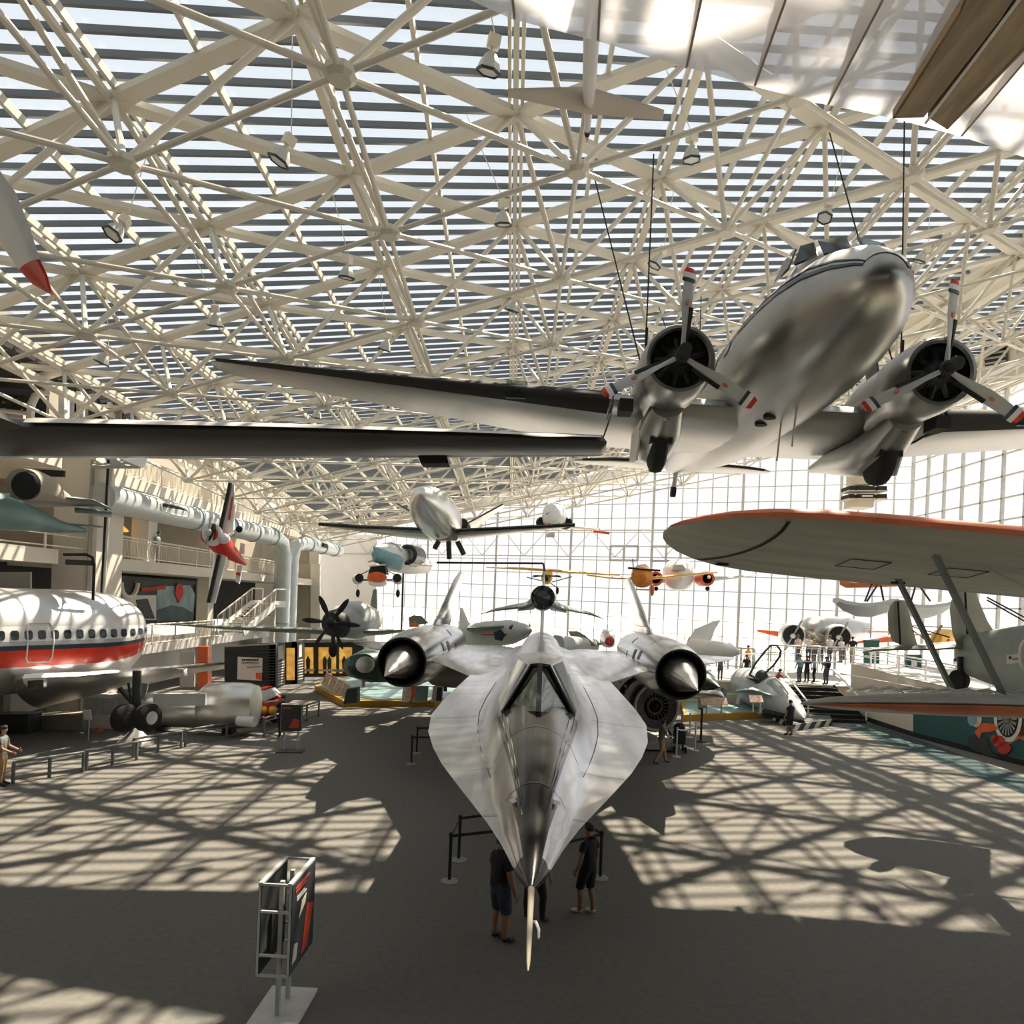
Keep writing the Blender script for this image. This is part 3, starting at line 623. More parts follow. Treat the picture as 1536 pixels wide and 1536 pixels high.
# wings
ND=4.5; NY=17.0
for s in(-1,1):
    wg=MB(); wg.wing([((s*1.2,12.6,ZB-.1),(s*1.2,27.5,ZB-.1),.3),((s*1.95,13.9,ZB-.02),(s*1.95,27.3,ZB),.22),((s*3.2,16.9,ZB),(s*3.2,27.0,ZB),.28),((s*4.5,19.2,ZB),(s*4.5,26.8,ZB),.3)],n=8); w_=bl(wg,'inner_wing','blackbird_skin')
    wg=MB(); wg.wing([((s*4.9,19.9,ZB),(s*4.9,26.5,ZB),.3),((s*6.8,22.2,ZB),(s*6.8,26.4,ZB),.2),((s*8.1,24.2,ZB+.02),(s*8.1,26.2,ZB+.02),.1),((s*8.5,25.2,ZB+.02),(s*8.5,26.0,ZB+.02),.04)],n=8); bl(wg,'outer_wing','blackbird_skin')
    n_=MB(); c=(s*ND,NY,ZB); n_.lathe(c,(0,1,0),[(.0,.74),(.0,.80),(.25,.85),(1.2,.96),(3,1.03),(6,1.04),(9,.98),(11.5,.8),(11.5,.6)],36,False); nac=bl(n_,'engine_nacelle','blackbird_skin')
    n_=MB(); n_.lathe(c,(0,1,0),[(-.02,.815),(-.04,.79),(-.02,.74),(.3,.7),(2.5,.66),(2.6,.0)],36,False); bl(n_,'intake_lip','black_gloss',nac)
    n_=MB(); n_.lathe((s*(ND+.02),NY,ZB-.04),(-s*.03,1,.1),[(-2.1,.0),(-2.05,.015),(.15,.56),(.9,.62),(2.4,.5)],36,False); bl(n_,'inlet_spike','spike_metal',nac)
    n_=MB()
    for k in range(-3,8):
        if k%2==0:
            a0,a1=.32*k,.32*k+.32; 
            R=[[V((c[0]+1.046*math.cos(a0+(a1-a0)*i/4)*1,y,ZB+1.046*math.sin(a0+(a1-a0)*i/4))) for i in range(5)] for y in(NY+5.7,NY+5.85)]
            R=[[V((c[0]+(p.x-c[0])*(-s),p.y,p.z)) for p in r] for r in R]; n_.rings(R,False,False)
    bl(n_,'dash_band','black_matte',nac)
    n_=MB()
    for y0,a0,a1,dy in ((3.6,.15,.5,.5),(2.6,.2,.55,.25)):
        R=[[V((c[0]-s*1.045*math.cos(a0+(a1-a0)*i/3),y,ZB+1.045*math.sin(a0+(a1-a0)*i/3))) for i in range(4)] for y in(NY+y0,NY+y0+dy)]; n_.rings(R,False,False)
    bl(n_,'bleed_louver','kiosk_dark',nac)
    n_=MB(); R=[[V((c[0]-s*1.04*math.cos(.9+1.2*i/6),y,ZB+1.04*math.sin(.9+1.2*i/6))) for i in range(7)] for y in(NY+2.45,NY+2.52)]; n_.rings(R,False,False); bl(n_,'panel_seam','kiosk_dark',nac)
    f_=MB(); bx=s*(ND+.05); lean=-s*.268
    f_.wing([((bx,NY+6.0,ZB+.75),(bx,NY+11.6,ZB+.75),.4),((bx+lean*.35,NY+6.5,ZB+1.25),(bx+lean*.35,NY+11.6,ZB+1.25),.36)],up=(1,0,0),n=6); fin0=bl(f_,'fin_stub','blackbird_skin')
    f_=MB(); f_.wing([((bx+lean*.38,NY+6.7,ZB+1.27),(bx+lean*.38,NY+11.5,ZB+1.27),.34),((bx+lean*2.0,NY+8.6,ZB+3.0),(bx+lean*2.0,NY+11.6,ZB+3.0),.2),((bx+lean*2.4,NY+9.4,ZB+3.4),(bx+lean*2.4,NY+11.6,ZB+3.4),.12)],up=(1,0,0),n=6); bl(f_,'tail_fin','blackbird_skin')
# gear
for x,y in ((0,12.2),(-1.9,20.6),(1.9,20.6)):
    g=MB(); g.tube([(x,y,.5),(x,y,ZB-.3)],.12,10); lg=bl(g,'landing_gear','jet_grey')
    for dx in ((-.25,.25) if x==0 else (-.42,0,.42)):
        g=MB(); g.lathe((x+dx-.11,y,.42),(1,0,0),[(0,.2),(0,.38),(.05,.42),(.17,.42),(.22,.38),(.22,.2)],20); bl(g,'wheel','rubber',lg)
g=MB(); g.wing([((0,20.4,ZB+.8),(0,22.4,ZB+.8),.16),((0,20.8,ZB+1.85),(0,22.4,ZB+1.85),.14)],up=(1,0,0)); bl(g,'drone_pylon','white_paint')
for x in(.5,-.5):
    pass
# drone
d=thing('drone','dark-nosed grey ramjet drone with drooping delta wings mounted on the silver jet','drone',(0.045*25,25,6.08),(0,0,-YAW))
def bd(mb,name,mt,par=None,**k): o=mb.build(name,mt,None,**k); o.parent=par or d; return o
m=MB(); m.lathe((0,0,0),(0,1,0),[(0,.40),(0,.43),(.5,.46),(3,.52),(7,.5),(10.5,.42),(11,.3)],32); body=bd(m,'body','grey_green')
m=MB(); m.lathe((0,0,0),(0,1,0),[(-.28,0),(-.2,.1),(0,.3),(.0,.425),(-.03,.435),(.05,.45)],32,False); bd(m,'intake_cone','black_gloss',body)
for s in(-1,1):
    wg=MB(); R=[((s*.3,.4,-.2),(s*.3,10,-.2),.5),((s*.75,1.2,-.36),(s*.75,9.9,-.3),.24),((s*1.3,3.4,-.45),(s*1.3,9.7,-.42),.22),((s*2.2,5.6,-.62),(s*2.2,9.4,-.6),.14),((s*2.95,7.6,-.85),(s*2.95,8.8,-.85),.05)]; wg.wing(R,n=8); bd(wg,'wing','grey_green')
    wg=MB(); wg.wing([((s*.35,.6,-.35),(s*.35,9,-.35),.3),((s*1.0,2.6,-.55),(s*1.0,9,-.5),.08)],n=6); bd(wg,'chine','jet_grey')
m=MB(); m.wing([((0,6.5,.45),(0,10.5,.45),.14),((0,8.8,1.5),(0,10.4,1.5),.08)],up=(1,0,0)); bd(m,'fin','grey_green')
m=MB(); m.rings([[V((x*a,1.2,z*a-.05)) for x,z in ((-.75,-.2),(-.35,-.6),(0,-.8),(.35,-.6),(.75,-.2),(.4,-.45),(0,-.62),(-.4,-.45))] for a in(1,1.01)],False); bd(m,'intake_shroud','jet_grey')
# ---------------------------------------------------------------- silver propeller airliner hanging on the right
t=thing('propeller_airliner','polished silver twin-propeller airliner with navy stripe, hanging under the roof','aircraft',(5.75,15.5,11.15))
t.rotation_euler=(0,0,0); t.rotation_mode='QUATERNION'
Rm=M.Rotation(3.088,3,'Z')@M.Rotation(-.016,3,'X')@M.Rotation(-.03,3,'Y'); t.rotation_quaternion=Rm.to_quaternion()
DM=M.Translation((5.75,15.5,11.15))@Rm.to_4x4()
def bq(mb,name,mt,par=None,**k): o=mb.build(name,mt,None,**k); o.parent=par or t; return o
FS=[(5.28,.03,.03,.03,.0),(5.2,.25,.24,.24,.02),(5.0,.47,.44,.46,.03),(4.6,.72,.68,.72,.05),(4.0,.95,.9,.96,.07),(3.2,1.1,1.05,1.14,.1),(2.2,1.2,1.2,1.22,.1),(1,1.25,1.3,1.25,.1),(-2,1.27,1.3,1.25,.1),(-5,1.22,1.22,1.15,.15),(-8,.98,.98,.9,.25),(-11,.6,.65,.6,.42),(-13,.33,.4,.38,.52),(-14.3,.06,.12,.1,.55)]
yy=[5.28,5.24,5.2,5.1,5,4.8,4.6,4.3,4,3.6,3.2,2.7,2.2,1.6,1,0,-1,-2,-3.5,-5,-6.5,-8,-9.5,-11,-12,-13,-13.7,-14.3]
FSr=sorted([(a,)+tuple(b) for a,*b in FS]); m=MB(); R=[]
for y in yy: hw,tp,bt,cz=interp(FSr,y); R.append(ell((0,y,cz),hw,tp,32,bot=bt))
m.rings(R); fus=bq(m,'fuselage','polished_aluminium')
def fsurf(y,ang,off=.012):
    hw,tp,bt,cz=interp(FSr,y); c,s=math.cos(ang),math.sin(ang); return V((( hw+off)*c,y,cz+((tp if s>0 else bt)+off)*s))
m=MB()
for sd in(-1,1):   # white upper band and navy stripe on both sides
    a=lambda x:x if sd>0 else math.pi-x
ysn=[5.1,5,4.8,4.6,4.3,4,3.6,3.2,2.7,2.2,1.6,1,0,-1,-2,-3.5,-5,-6.5,-8,-9.5,-11,-12]
quadpatch(m,lambda y,u:fsurf(y,.62+(math.pi-1.24)*u),ysn,[i/16 for i in range(17)]); bq(m,'white_roof_paint','white_paint',fus)
m=MB()
for sd in(-1,1):
    for a0,a1 in((.40,.5),(.62,.66)): quadpatch(m,lambda y,u:fsurf(y,(a0+(a1-a0)*u) if sd>0 else math.pi-(a0+(a1-a0)*u),.018),ysn,[0,.5,1])
bq(m,'navy_stripe','navy_paint',fus)
# stripe round the nose
m=MB(); quadpatch(m,lambda a,u:fsurf(5.1,a,.018)+V((0,-.06*u,.0)),[.42+(math.pi-.84)*i/12 for i in range(13)],[0,1]); bq(m,'nose_stripe','navy_paint',fus)
# cockpit
ck=MB(); R=[]
for y,hw,h in((4.15,.1,.86),(3.95,.6,.98),(3.6,.84,1.3),(3.2,.9,1.5),(2.6,.92,1.5),(2.0,.9,1.42),(1.2,.6,1.36)): R.append([V((hw*math.cos(math.pi*k/12),y,.1+(h-.1)*max(.0,math.sin(math.pi*k/12))**.8*1.0)) for k in range(13)])
ck.rings(R,False,False); cp=bq(ck,'cockpit_roof','white_paint')
for sd in(-1,1):
    for q in ([(.08,4.03,.93),(.5,3.93,.86),(.52,3.66,1.22),(.08,3.7,1.29)],[(.58,3.87,.87),(.84,3.5,.87),(.72,3.42,1.24),(.56,3.6,1.22)],[(.885,3.36,.87),(.93,2.75,.9),(.80,2.8,1.26),(.76,3.3,1.26)]):
        m=MB(); m.slab([(sd*x*1.02,y+.03,z) for x,y,z in q],(sd*.03,.02,.02)); bq(m,'cockpit_window','window_dark',cp,smooth=False)
m=MB(); m.tube([(.1,1.9,1.5),(.1,1.2,1.75)],.02,6); m.box((.1,1.6,1.66),(.04,1.0,.05)); bq(m,'roof_antenna','black_matte',cp)
for sd in(-1,1):
    m=MB()
    for i in range(7): 
        y=.4-1.15*i; q=[fsurf(y+dy,(a if sd>0 else math.pi-a),.02) for dy,a in((-.22,.2),(.22,.2),(.22,.42),(-.22,.42))]; m.add(q,[(0,1,2,3)])
    bq(m,'cabin_windows','window_dark',fus)
for sgn,lab in((-1,'nose_lamp'),):
    for dx in(-.08,.08): m=MB(); m.ball((dx,5.12,.22),.035,8); bq(m,'nose_lamp','black_matte',fus)
for x,y in((.35,1.0),(.1,.4)): m=MB(); q=fsurf(y,-1.3); m.lathe(q,(0,0,-1),[(-.05,.14),(.02,.13)],14); bq(m,'belly_vent','black_matte',fus)
for y,L in((1.7,.7),(.8,.8)): m=MB(); q=fsurf(y,-1.55); m.tube([q+V((0,0,.05)),q+V((-.7,0,-L*.2)) if False else q+V((0,-.1,-L))],.02,6); bq(m,'whip_antenna','jet_grey',fus)
# wings
for s in(-1,1):
    wg=MB(); wg.wing([((s*.2,.25,-.72),(s*.2,-4.25,-.85),.66),((s*3.6,.25,-.7),(s*3.6,-4.25,-.8),.62)],n=9); c_=bq(wg,'centre_wing','polished_aluminium')
    tipz=.75; wg=MB()
    L=[]
    for f,ch in((0,1),(.25,1),(.5,1),(.75,1),(.9,1),(.96,.9),(.99,.6),(1,.2)):
        x=3.65+11.25*f; le=.25-3.1*f; te=-4.25+.0*f+.75*max(0,(f-.4))*.4; mid=(le+te)/2; hl=(le-te)/2*ch; z=-.7+(tipz+.7)*f; L.append(((s*x,mid+hl*(1 if ch==1 else .9)+.0,z),(s*x,mid-hl,z-.08),.6*(1-f)+.1 if ch==1 else .08*ch))
    wg.wing(L,n=9); ow=bq(wg,'outer_wing','polished_aluminium')
    bt=MB(); B=[]
    for f in(.0,.25,.5,.75,.9,.955):
        x=3.72+11.25*f; le=.25-3.1*f; z=-.7+(tipz+.7)*f; th=(.6*(1-f)+.1)*.5; B.append([V((s*x,le+.04-abs(u)**2*.30*(1-.4*f)+.0,z+u*th*.75*(1-.2*f))) for u in(-1,-.75,-.5,-.25,0,.25,.5,.75,1)])
    bt.rings(B,False,False); bq(bt,'deicer_boot','black_matte',ow)
    m=MB(); f=.19; x=3.72+11.25*f; le=.25-3.1*f; z=-.7+(tipz+.7)*f; m.box((s*x,le+.0,z),(.5,.12,.4)); bq(m,'landing_light','canopy_glass',ow)
    for f in (0.02,): m=MB(); m.beam((s*3.66,.2,-.98),(s*3.66,-4.2,-.86),.07,.03); bq(m,'joint_strip','kiosk_dark',ow)
    m=MB()
    for f0 in (.12,.45,.7,): x=3.65+11.25*f0; z=-.7+(tipz+.7)*f0; m.box((s*x,-3.85,z-.04),(.16,.3,.1))
    bq(m,'aileron_hinge','dark_steel',ow)
    m=MB(); m.wing([((s*.2,-12.0,.5),(s*.2,-14.3,.5),.24),((s*2.6,-12.45,.5),(s*2.6,-14.1,.5),.16),((s*3.8,-12.9,.5),(s*3.8,-14,.5),.1),((s*4.1,-13.2,.5),(s*4.1,-13.7,.5),.04)],n=7); st=bq(m,'tailplane','polished_aluminium')
    bt=MB(); bt.rings([[V((s*x,y+.03-abs(u)**2*.1,.5+u*th)) for u in(-1,-.5,0,.5,1)] for x,y,th in((.35,-12.03,.1),(2.6,-12.45,.07),(3.75,-12.88,.05))],False,False); bq(bt,'deicer_boot','black_gloss',st)
    # engine
    ex=s*2.5; ez=-.37
    m=MB(); m.lathe((ex,2.15,ez),(0,-1,0),[(0,.56),(-.05,.6),(-.04,.66),(.05,.7),(.5,.74),(1.2,.73),(1.25,.69),(2.4,.66),(3.4,.5),(4.6,.2),(5,.05)],32,False); en=bq(m,'engine_cowling','polished_aluminium')
    m=MB(); m.lathe((ex,1.95,ez),(0,-1,0),[(0,0),(0,.58),(.3,.6)],28,False); bq(m,'cowl_interior','black_matte',en)
    for k in range(9):
        a=2*math.pi*k/9; m=MB(); m.tube([(ex+.2*math.cos(a),2.0,ez+.2*math.sin(a)),(ex+.5*math.cos(a),1.95,ez+.5*math.sin(a))],.075,8); bq(m,'cylinder','engine_dark',en)
    m=MB(); m.lathe((ex,1.95,ez),(0,1,0),[(0,.3),(.08,.28),(.2,.16),(.28,.1)],18); bq(m,'gearbox','dark_steel',en)
    m=MB(); R=[]
    for y,hw,zc,hh in((1.0,.35,-.98,.25),(.3,.46,-1.25,.45),(-.6,.5,-1.42,.5),(-1.6,.46,-1.35,.42),(-2.8,.32,-1.2,.3),(-4.3,.06,-1.1,.1)): R.append(ell((ex,y,zc),hw,hh,20))
    m.rings(R); bq(m,'gear_fairing','polished_aluminium',en)
    m=MB(); m.slab([(ex+s*.42,.25,-1.1),(ex+s*.52,-.6,-1.25),(ex+s*.5,-.9,-1.85),(ex+s*.42,-.2,-1.95)],(s*.04,0,0)); bq(m,'gear_door','white_paint',en)
    m=MB(); m.box((ex,.05,-1.5),(.5,.8,.3)); bq(m,'wheel_well','black_matte',en)
    m=MB(); m.lathe((ex-.18,-.1,-1.62),(1,0,0),[(0,.25),(0,.46),(.06,.58),(.18,.61),(.30,.58),(.36,.46),(.36,.25)],24); wh=bq(m,'wheel','rubber',en)
    m=MB(); m.tube([(ex-s*.02,.9,-1.08),(ex-s*.02,.25,-1.3),(ex-s*.02,-.2,-1.38)],[.2,.24,.22],16,False); oc=bq(m,'oil_cooler_scoop','polished_aluminium',en)
    m=MB(); m.lathe((ex-s*.02,.88,-1.085),(0,1,0),[(-.1,0),(-.1,.18),(.02,.19)],16,False); bq(m,'scoop_mouth','black_matte',oc)
    m=MB(); m.box((ex+s*.86,.55,-.95),(.3,.5,.28)); bq(m,'air_intake','black_matte',en)
    m=MB(); m.beam((ex-.1,-.9,.35),(ex-.1,-1.1,.8),.06,.5); bq(m,'exhaust_stack','dark_steel',en)
    hub=MB(); hub.lathe((ex,2.2,ez),(0,1,0),[(-.1,.12),(0,.15),(.2,.15),(.24,.12)],16); hub.lathe((ex,2.44,ez),(0,1,0),[(0,.1),(.22,.13),(.3,.12),(.3,.02)],16); pr=bq(hub,'propeller_hub','dark_steel',en)
    for k in range(3):
        a=math.pi/2+2*math.pi*k/3+.02; dv=V((math.cos(a),0,math.sin(a))); bm=MB(); prop_blade(bm,(ex,2.34,ez),(0,1,0),dv,1.68,.26,.42,.14,11,.06)
        # colour bands: tip red/white/navy, boot black near root
        n=len(bm.f); bm.m=[0]*n
        for fi,f in enumerate(bm.f):
            c=sum((V(bm.v[i]) for i in f),V())/len(f); x=(c-V((ex,2.34,ez))).length
            bm.m[fi]=0
        o=bq(bm,'propeller_blade','jet_grey',pr)
        sv=V((0,1,0)).cross(dv)
        for r0,r1,mt in((1.6,1.69,'red_paint'),(1.5,1.6,'white_paint'),(1.43,1.5,'navy_paint')):
            b2=MB(); e=sv*math.cos(.42)+V((0,1,0))*math.sin(.42); f=sv*(-math.sin(.42))+V((0,1,0))*math.cos(.42)
            wd=.30 if r0<1.55 else .27; R=[[V((ex,2.34,ez))+dv*r+e*(wd*.5*math.cos(q*math.pi/4)*(1 if r<1.66 else .7))+f*(.028*math.sin(q*math.pi/4)) for q in range(8)] for r in(r0,r1)]; b2.rings(R); o2=b2.build('tip_band',mt,None); o2.parent=o
        b2=MB(); e=sv*math.cos(.75)+V((0,1,0))*math.sin(.75); f_=sv*(-math.sin(.75))+V((0,1,0))*math.cos(.75); 
        R=[]
        for r,aa in((.3,.98),(.5,.82),(.75,.6),(.95,.48)):
            e=sv*math.cos(aa)+V((0,1,0))*math.sin(aa); f=sv*(-math.sin(aa))+V((0,1,0))*math.cos(aa); R.append([V((ex,2.34,ez))+dv*r+e*x+f*z for x,z in((-.145,-.03),(-.145,.03),(-.06,.036),(-.06,-.036))])
        b2.rings(R); o2=b2.build('blade_boot','black_matte',None); o2.parent=o
        b2=MB(); e=sv*math.cos(.5)+V((0,1,0))*math.sin(.5); f=sv*(-math.sin(.5))+V((0,1,0))*math.cos(.5); b2.rings([[V((ex,2.34,ez))+dv*(1.02+.06*math.sin(q*math.pi/6))+e*(.035*math.cos(q*math.pi/6))+f*z for q in range(12)] for z in(.03,.045)]); o2=b2.build('maker_badge','dull_orange',None); o2.parent=o
for y0,a0,dy,da in((-2.2,.52,-.35,.07),(-2.5,.52,.3,.08),(-2.9,.55,-.3,.03),(-3.4,.53,.25,.05)):
    m=MB(); m.tube([fsurf(y0,a0,.02),fsurf(y0+dy*.5,a0+da*.8,.02),fsurf(y0+dy,a0+da*.3,.02)],.03,5); bq(m,'script_mark','navy_paint',fus)
m=MB(); m.wing([((0,-9.8,.9),(0,-13.9,.7),.2),((0,-11.6,2.4),(0,-14.2,2.4),.16),((0,-12.4,3.3),(0,-13.9,3.3),.1)],up=(1,0,0)); bq(m,'tail_fin','polished_aluminium')
m=MB(); m.tube([(0,-11.9,.1),(0,-12.3,-.55)],.09,8); tg=bq(m,'tail_gear','jet_grey'); m=MB(); m.lathe((-.09,-12.35,-.72),(1,0,0),[(0,.1),(0,.22),(.18,.22),(.18,.1)],16); bq(m,'tail_wheel','rubber',tg)
def w2(p): return DM@V(p)
# hanging cables
cb=0
for (p,(px,py)),lab in zip((((2.9,-.2,-.05),(1002,225)),((-2.9,-.2,-.05),(1450,300)),((0,-8.5,1.1),(1180,360))),('cables from roof to the engine on the airliner side nearest the hall centre','cables from roof to the airliner engine beside the glass wall','cables from roof to the rear fuselage of the silver airliner')):
    a=w2(p); m=MB(); z=RZ(a.x,a.y,-2.6); m.tube([a,(a.x+.1,a.y+.5,z)],.018,5); m.tube([a,(a.x-1.2,a.y+1.5,z)],.018,5); m.beam(a,a+V((.02,.05,1.2)),.06,.06); tag(m.build('hanging_cable','black_matte'),lab,'cable','airliner hanging cables')
# ---------------------------------------------------------------- biplane airliner on the right
t=thing('biplane_airliner','large drab biplane with orange-edged upper wing and three tail fins, on the right','aircraft',(13.2,8,0))
def wsec(l): return [(V(a),V(c),th) for a,c,th in l]
def LEp(px,py,Y): return P(px,py,Y)
# upper wing: leading edge nearer the camera, nose-up attitude
UZ=lambda x:7.04-.052*(x-2)
LEy=lambda x:7.55; TEy=lambda x:9.95; dz=.50
secs=[]
for x,f in ((1.86,.02),(1.9,.14),(2.0,.3),(2.2,.5),(2.5,.7),(2.9,.86),(3.4,.96),(4.2,1),(6,1),(9,1),(14,1),(22,1)):
    mid=8.55; le=mid-(mid-7.5)*f**.8; te=mid+(9.95-mid)*f; z=UZ(x); zl=z-(le-7.5)*.2; zt=z-.50+(9.95-te)*.2
    secs.append(((x,le,zl),(x,te,zt),.33*f+.02))
m=MB(); m.wing(secs,n=9); uw=m.build('upper_wing','olive_fabric',t)
m=MB(); R=[]
for (le,te,th) in secs[1:]:
    le=V(le); d=(V(te)-le).normalized(); n_=V((0,0,1)); R.append([le+d*(.30*u*u-.03)+n_*(u*th*.48+(.02 if u>0 else 0)) for u in(-.15,.1,.3,.5,.75,1.05)])
m.rings(R,False,False); m.build('orange_leading_edge','dull_orange',uw)
def low(x,u):
    tb=[(s[0][0],)+tuple(s[0][1:])+tuple(s[1][1:])+(s[2],) for s in secs]; ly,lz,ty,tz_,th=interp(tb,x)
    y_=5*th*(.2969*math.sqrt(u)-.126*u-.3516*u*u+.2843*u**3-.1036*u**4); return V((x,ly+(ty-ly)*u,lz+(tz_-lz)*u-.85*max(y_,th*.012)-.012))
m=MB(); R=[]
for i in range(15): u=.01+.97*i/14; x=3.05-.5*u**1.6; R.append([low(x-.022,u),low(x+.022,u)])
m.rings(R,False,False); m.build('wing_joint_strip','black_matte',uw)
for x0 in (4.4,5.6):
    m=MB(); q=[low(x0+.35*math.cos(a)*max(.6,1),.45+.12*math.sin(a)) for a in [math.pi/4+k*math.pi/2 for k in range(4)]]; m.tube(q+[q[0]],.006,4,False); m.build('inspection_panel','kiosk_dark',uw)
for x,y in ((2.9,9.5),(5.3,9.4),(7.4,9.3)): m=MB(); m.box((x,y,low(x,.93).z),(.16,.08,.03)); m.build('aileron_fitting','black_matte',uw)
# lower wing
secs=[]
LZ=lambda x:4.88+.012*(x-3.8)
for x,f in ((3.82,.02),(3.9,.18),(4.1,.4),(4.5,.65),(5,.85),(5.6,.97),(6.4,1),(9,1),(13,1),(20,1)):
    mid=8.9; le=mid-(mid-8.15)*f**.8; te=mid+(9.9-mid)*f; z=LZ(x); secs.append(((x,le,z-(le-8.15)*.2),(x,te,z-.36+(9.9-te)*.2),.27*f+.02))
m=MB(); m.wing(secs,n=9); lw=m.build('lower_wing','silver_fabric',t)
m=MB(); R=[]
for (le,te,th) in secs[1:]:
    le=V(le); R.append([le+V((0,.24*u*u-.03,u*th*.45-.03)) for u in(-1.3,-.9,-.6,-.3,-.05,.1)])
m.rings(R,False,False); m.build('red_leading_edge','dull_orange',lw)
m=MB()
for i in range(44):
    x=4.5+i*.24; m.tube([(x,8.2,LZ(x)+.1),(x+.03,8.5,LZ(x)+.13),(x+.06,9.2,LZ(x)-.02)],[.012,.022,.012],6)
m.build('wing_ribs','silver_fabric',lw)
# struts
for (px,py,Y),(qx,qy,QY) in (((1335,845,9.4),(1428,1036,9.2)),((1395,817,8.0),(1504,1043,8.5)),((1640,850,9.4),(1740,1040,9.2))):
    m=MB(); m.beam(P(px,py,Y),P(qx,qy,QY),.05,.075,(0,1,0)); m.build('interplane_strut','grey_green',t)
m=MB(); m.tube([P(1410,818,8.2),P(1700,960,8.2)],.012,5); m.tube([P(1414,818,8.2),P(1690,900,8.2)],.012,5); m.build('bracing_wire','jet_grey',t)
m=MB(); m.beam(P(1366,822,9),P(1400,818,8.2),.08,.08); m.build('strut_fitting','black_matte',t)
# fuselage
Yt=18.5
def fr(px,top,bot,Y,hw): 
    a=P(px,top,Y);b_=P(px,bot,Y); c=(a+b_)/2; return ell((c.x,c.y,c.z),hw,(a.z-b_.z)/2,20,a=(.55,.83,0),e=3.2)
m=MB(); m.rings([fr(1432,960,985,19.5,.1),fr(1445,952,1010,18.8,.35),fr(1475,946,1022,17.6,.55),fr(1510,941,1034,16.4,.75),fr(1545,936,1048,15.2,.9),fr(1640,915,1095,12.5,1.0),fr(1800,890,1150,10.3,1.0)]); fu=m.build('fuselage','grey_green',t)
m=MB(); a=[P(1509,983,14.9),P(1529,980,14.6),P(1529,994,14.6),P(1509,996,14.9)]; m.slab(a,(-.02,-.03,0)); pl_=m.build('number_plate','paper',fu,False)
m=MB(); m.ball(P(1514.5,986.5,14.72),.035,8,(1,.3,1)); m.build('plate_emblem','kiosk_dark',pl_)
m=MB(); m.slab([P(1517.5,987.5,14.66),P(1527,986,14.56),P(1527,989.5,14.56),P(1517.5,990.5,14.66)],(-.004,-.006,0)); m.build('plate_lettering','bench_grey',pl_)
m=MB(); R=[P(1540+10*math.cos(k*math.pi/8),983+22*math.sin(k*math.pi/8),14.2) for k in range(17)]; m.tube(R,.05,6); m.build('fuselage_window_ring','paper',fu)
m=MB(); secs=[(P(1293,978,20.3),P(1293,980,20.6),.03),(P(1310,974,19.9),P(1312,976,21),.1),(P(1340,973,19.5),P(1346,970,21.3),.16),(P(1400,973,19),P(1404,966,21.2),.2),(P(1480,968,18.2),P(1482,960,20.8),.24)]
m.wing(secs,n=6); sb=m.build('tailplane','grey_green',t)
def fin(name,pts,Y,th,par,mt='olive_fabric'):
    m=MB(); q=[P(px,py,Y) for px,py in pts]; m.slab(q,(th,th*.3,0)); return m.build(name,mt,par,True,30)
fin('outer_fin',[(1352,968),(1338,962),(1332,945),(1331,920),(1335,908),(1342,901),(1350,900),(1355,908),(1362,938),(1370,968)],19.6,.14,t)
fin('centre_fin',[(1434,966),(1428,950),(1424,915),(1426,901),(1434,890),(1441,883),(1450,881),(1457,888),(1461,901),(1474,932),(1490,956),(1480,966)],18.8,.16,t)
m=MB(); m.beam(P(1346.5,902,19.55),P(1350,967,19.55),.03,.05); m.build('rudder_hinge','black_matte',t)
m=MB(); m.beam(P(1447,884,18.72),P(1451,962,18.72),.03,.05); m.build('rudder_hinge','black_matte',t)
for i,(px,py) in enumerate(((1458,925),(1461,934),(1464,942))): pass
m=MB(); m.tube([P(1440,985,18.6),P(1440,1010,18.6)],.08,8); m.tube([P(1452,980,18.4),P(1432,990,19.4)],.05,6); tl=m.build('tail_gear','dark_steel',t); c=P(1439,1020,18.6); m=MB(); m.lathe(c-V((.1,0,0)),(1,.3,0),[(0,.08),(0,.22),(.05,.28),(.17,.28),(.22,.22),(.22,.08)],18); m.build('tail_wheel','rubber',tl)
for (a,c) in (((1480,896),(1600,960)),((1480,900),(1600,968)),((1368,940),(1424,956)),((1368,945),(1400,968))): m=MB(); m.tube([P(*a,18.6),P(*c,17.5)],.02,5); m.build('tail_wire','dark_steel',t)
# ---------------------------------------------------------------- dark wing crossing from the left
t=thing('dark_wing','long dark straight wing with pale edges and square tip, crossing in from the left','wing',P(300,665,9.6))
m=MB(); S_=[(P(-150,640,10.6),P(-150,686,13.6),.5),(P(0,637,10.0),P(0,684,12.6),.42),(P(36,641,9.9),P(36,684,12.5),.4),(P(400,647,9.5),P(400,684,11.6),.34),(P(700,655,9.2),P(700,683,10.8),.28),(P(902,662,9.0),P(902,681,10.3),.22),(P(910,663,9.0),P(908,676,10.0),.05)]
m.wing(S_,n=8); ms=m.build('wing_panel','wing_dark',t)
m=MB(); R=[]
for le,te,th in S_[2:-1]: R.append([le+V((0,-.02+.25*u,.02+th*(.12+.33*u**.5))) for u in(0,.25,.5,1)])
m.rings(R,False,False); m.build('lit_leading_edge','paper',ms)  # lit top of the leading edge put into a pale colour
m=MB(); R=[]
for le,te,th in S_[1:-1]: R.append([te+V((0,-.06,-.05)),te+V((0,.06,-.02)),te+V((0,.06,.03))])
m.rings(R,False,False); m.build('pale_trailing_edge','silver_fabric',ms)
m=MB(); m.slab([P(626,681,10.9),P(669,680,10.8),P(673,695,10.8),P(631,695,10.9)],(0,.35,.0)); m.build('trim_box','black_matte',ms)
m=MB(); m.wing([(P(-150,610,9.3),P(-150,660,12),.5),(P(0,627,9.7),P(0,676,12.3),.35),(P(38,641,9.9),P(38,683,12.4),.1)],n=6); m.build('wing_root_fairing','wing_dark',ms)
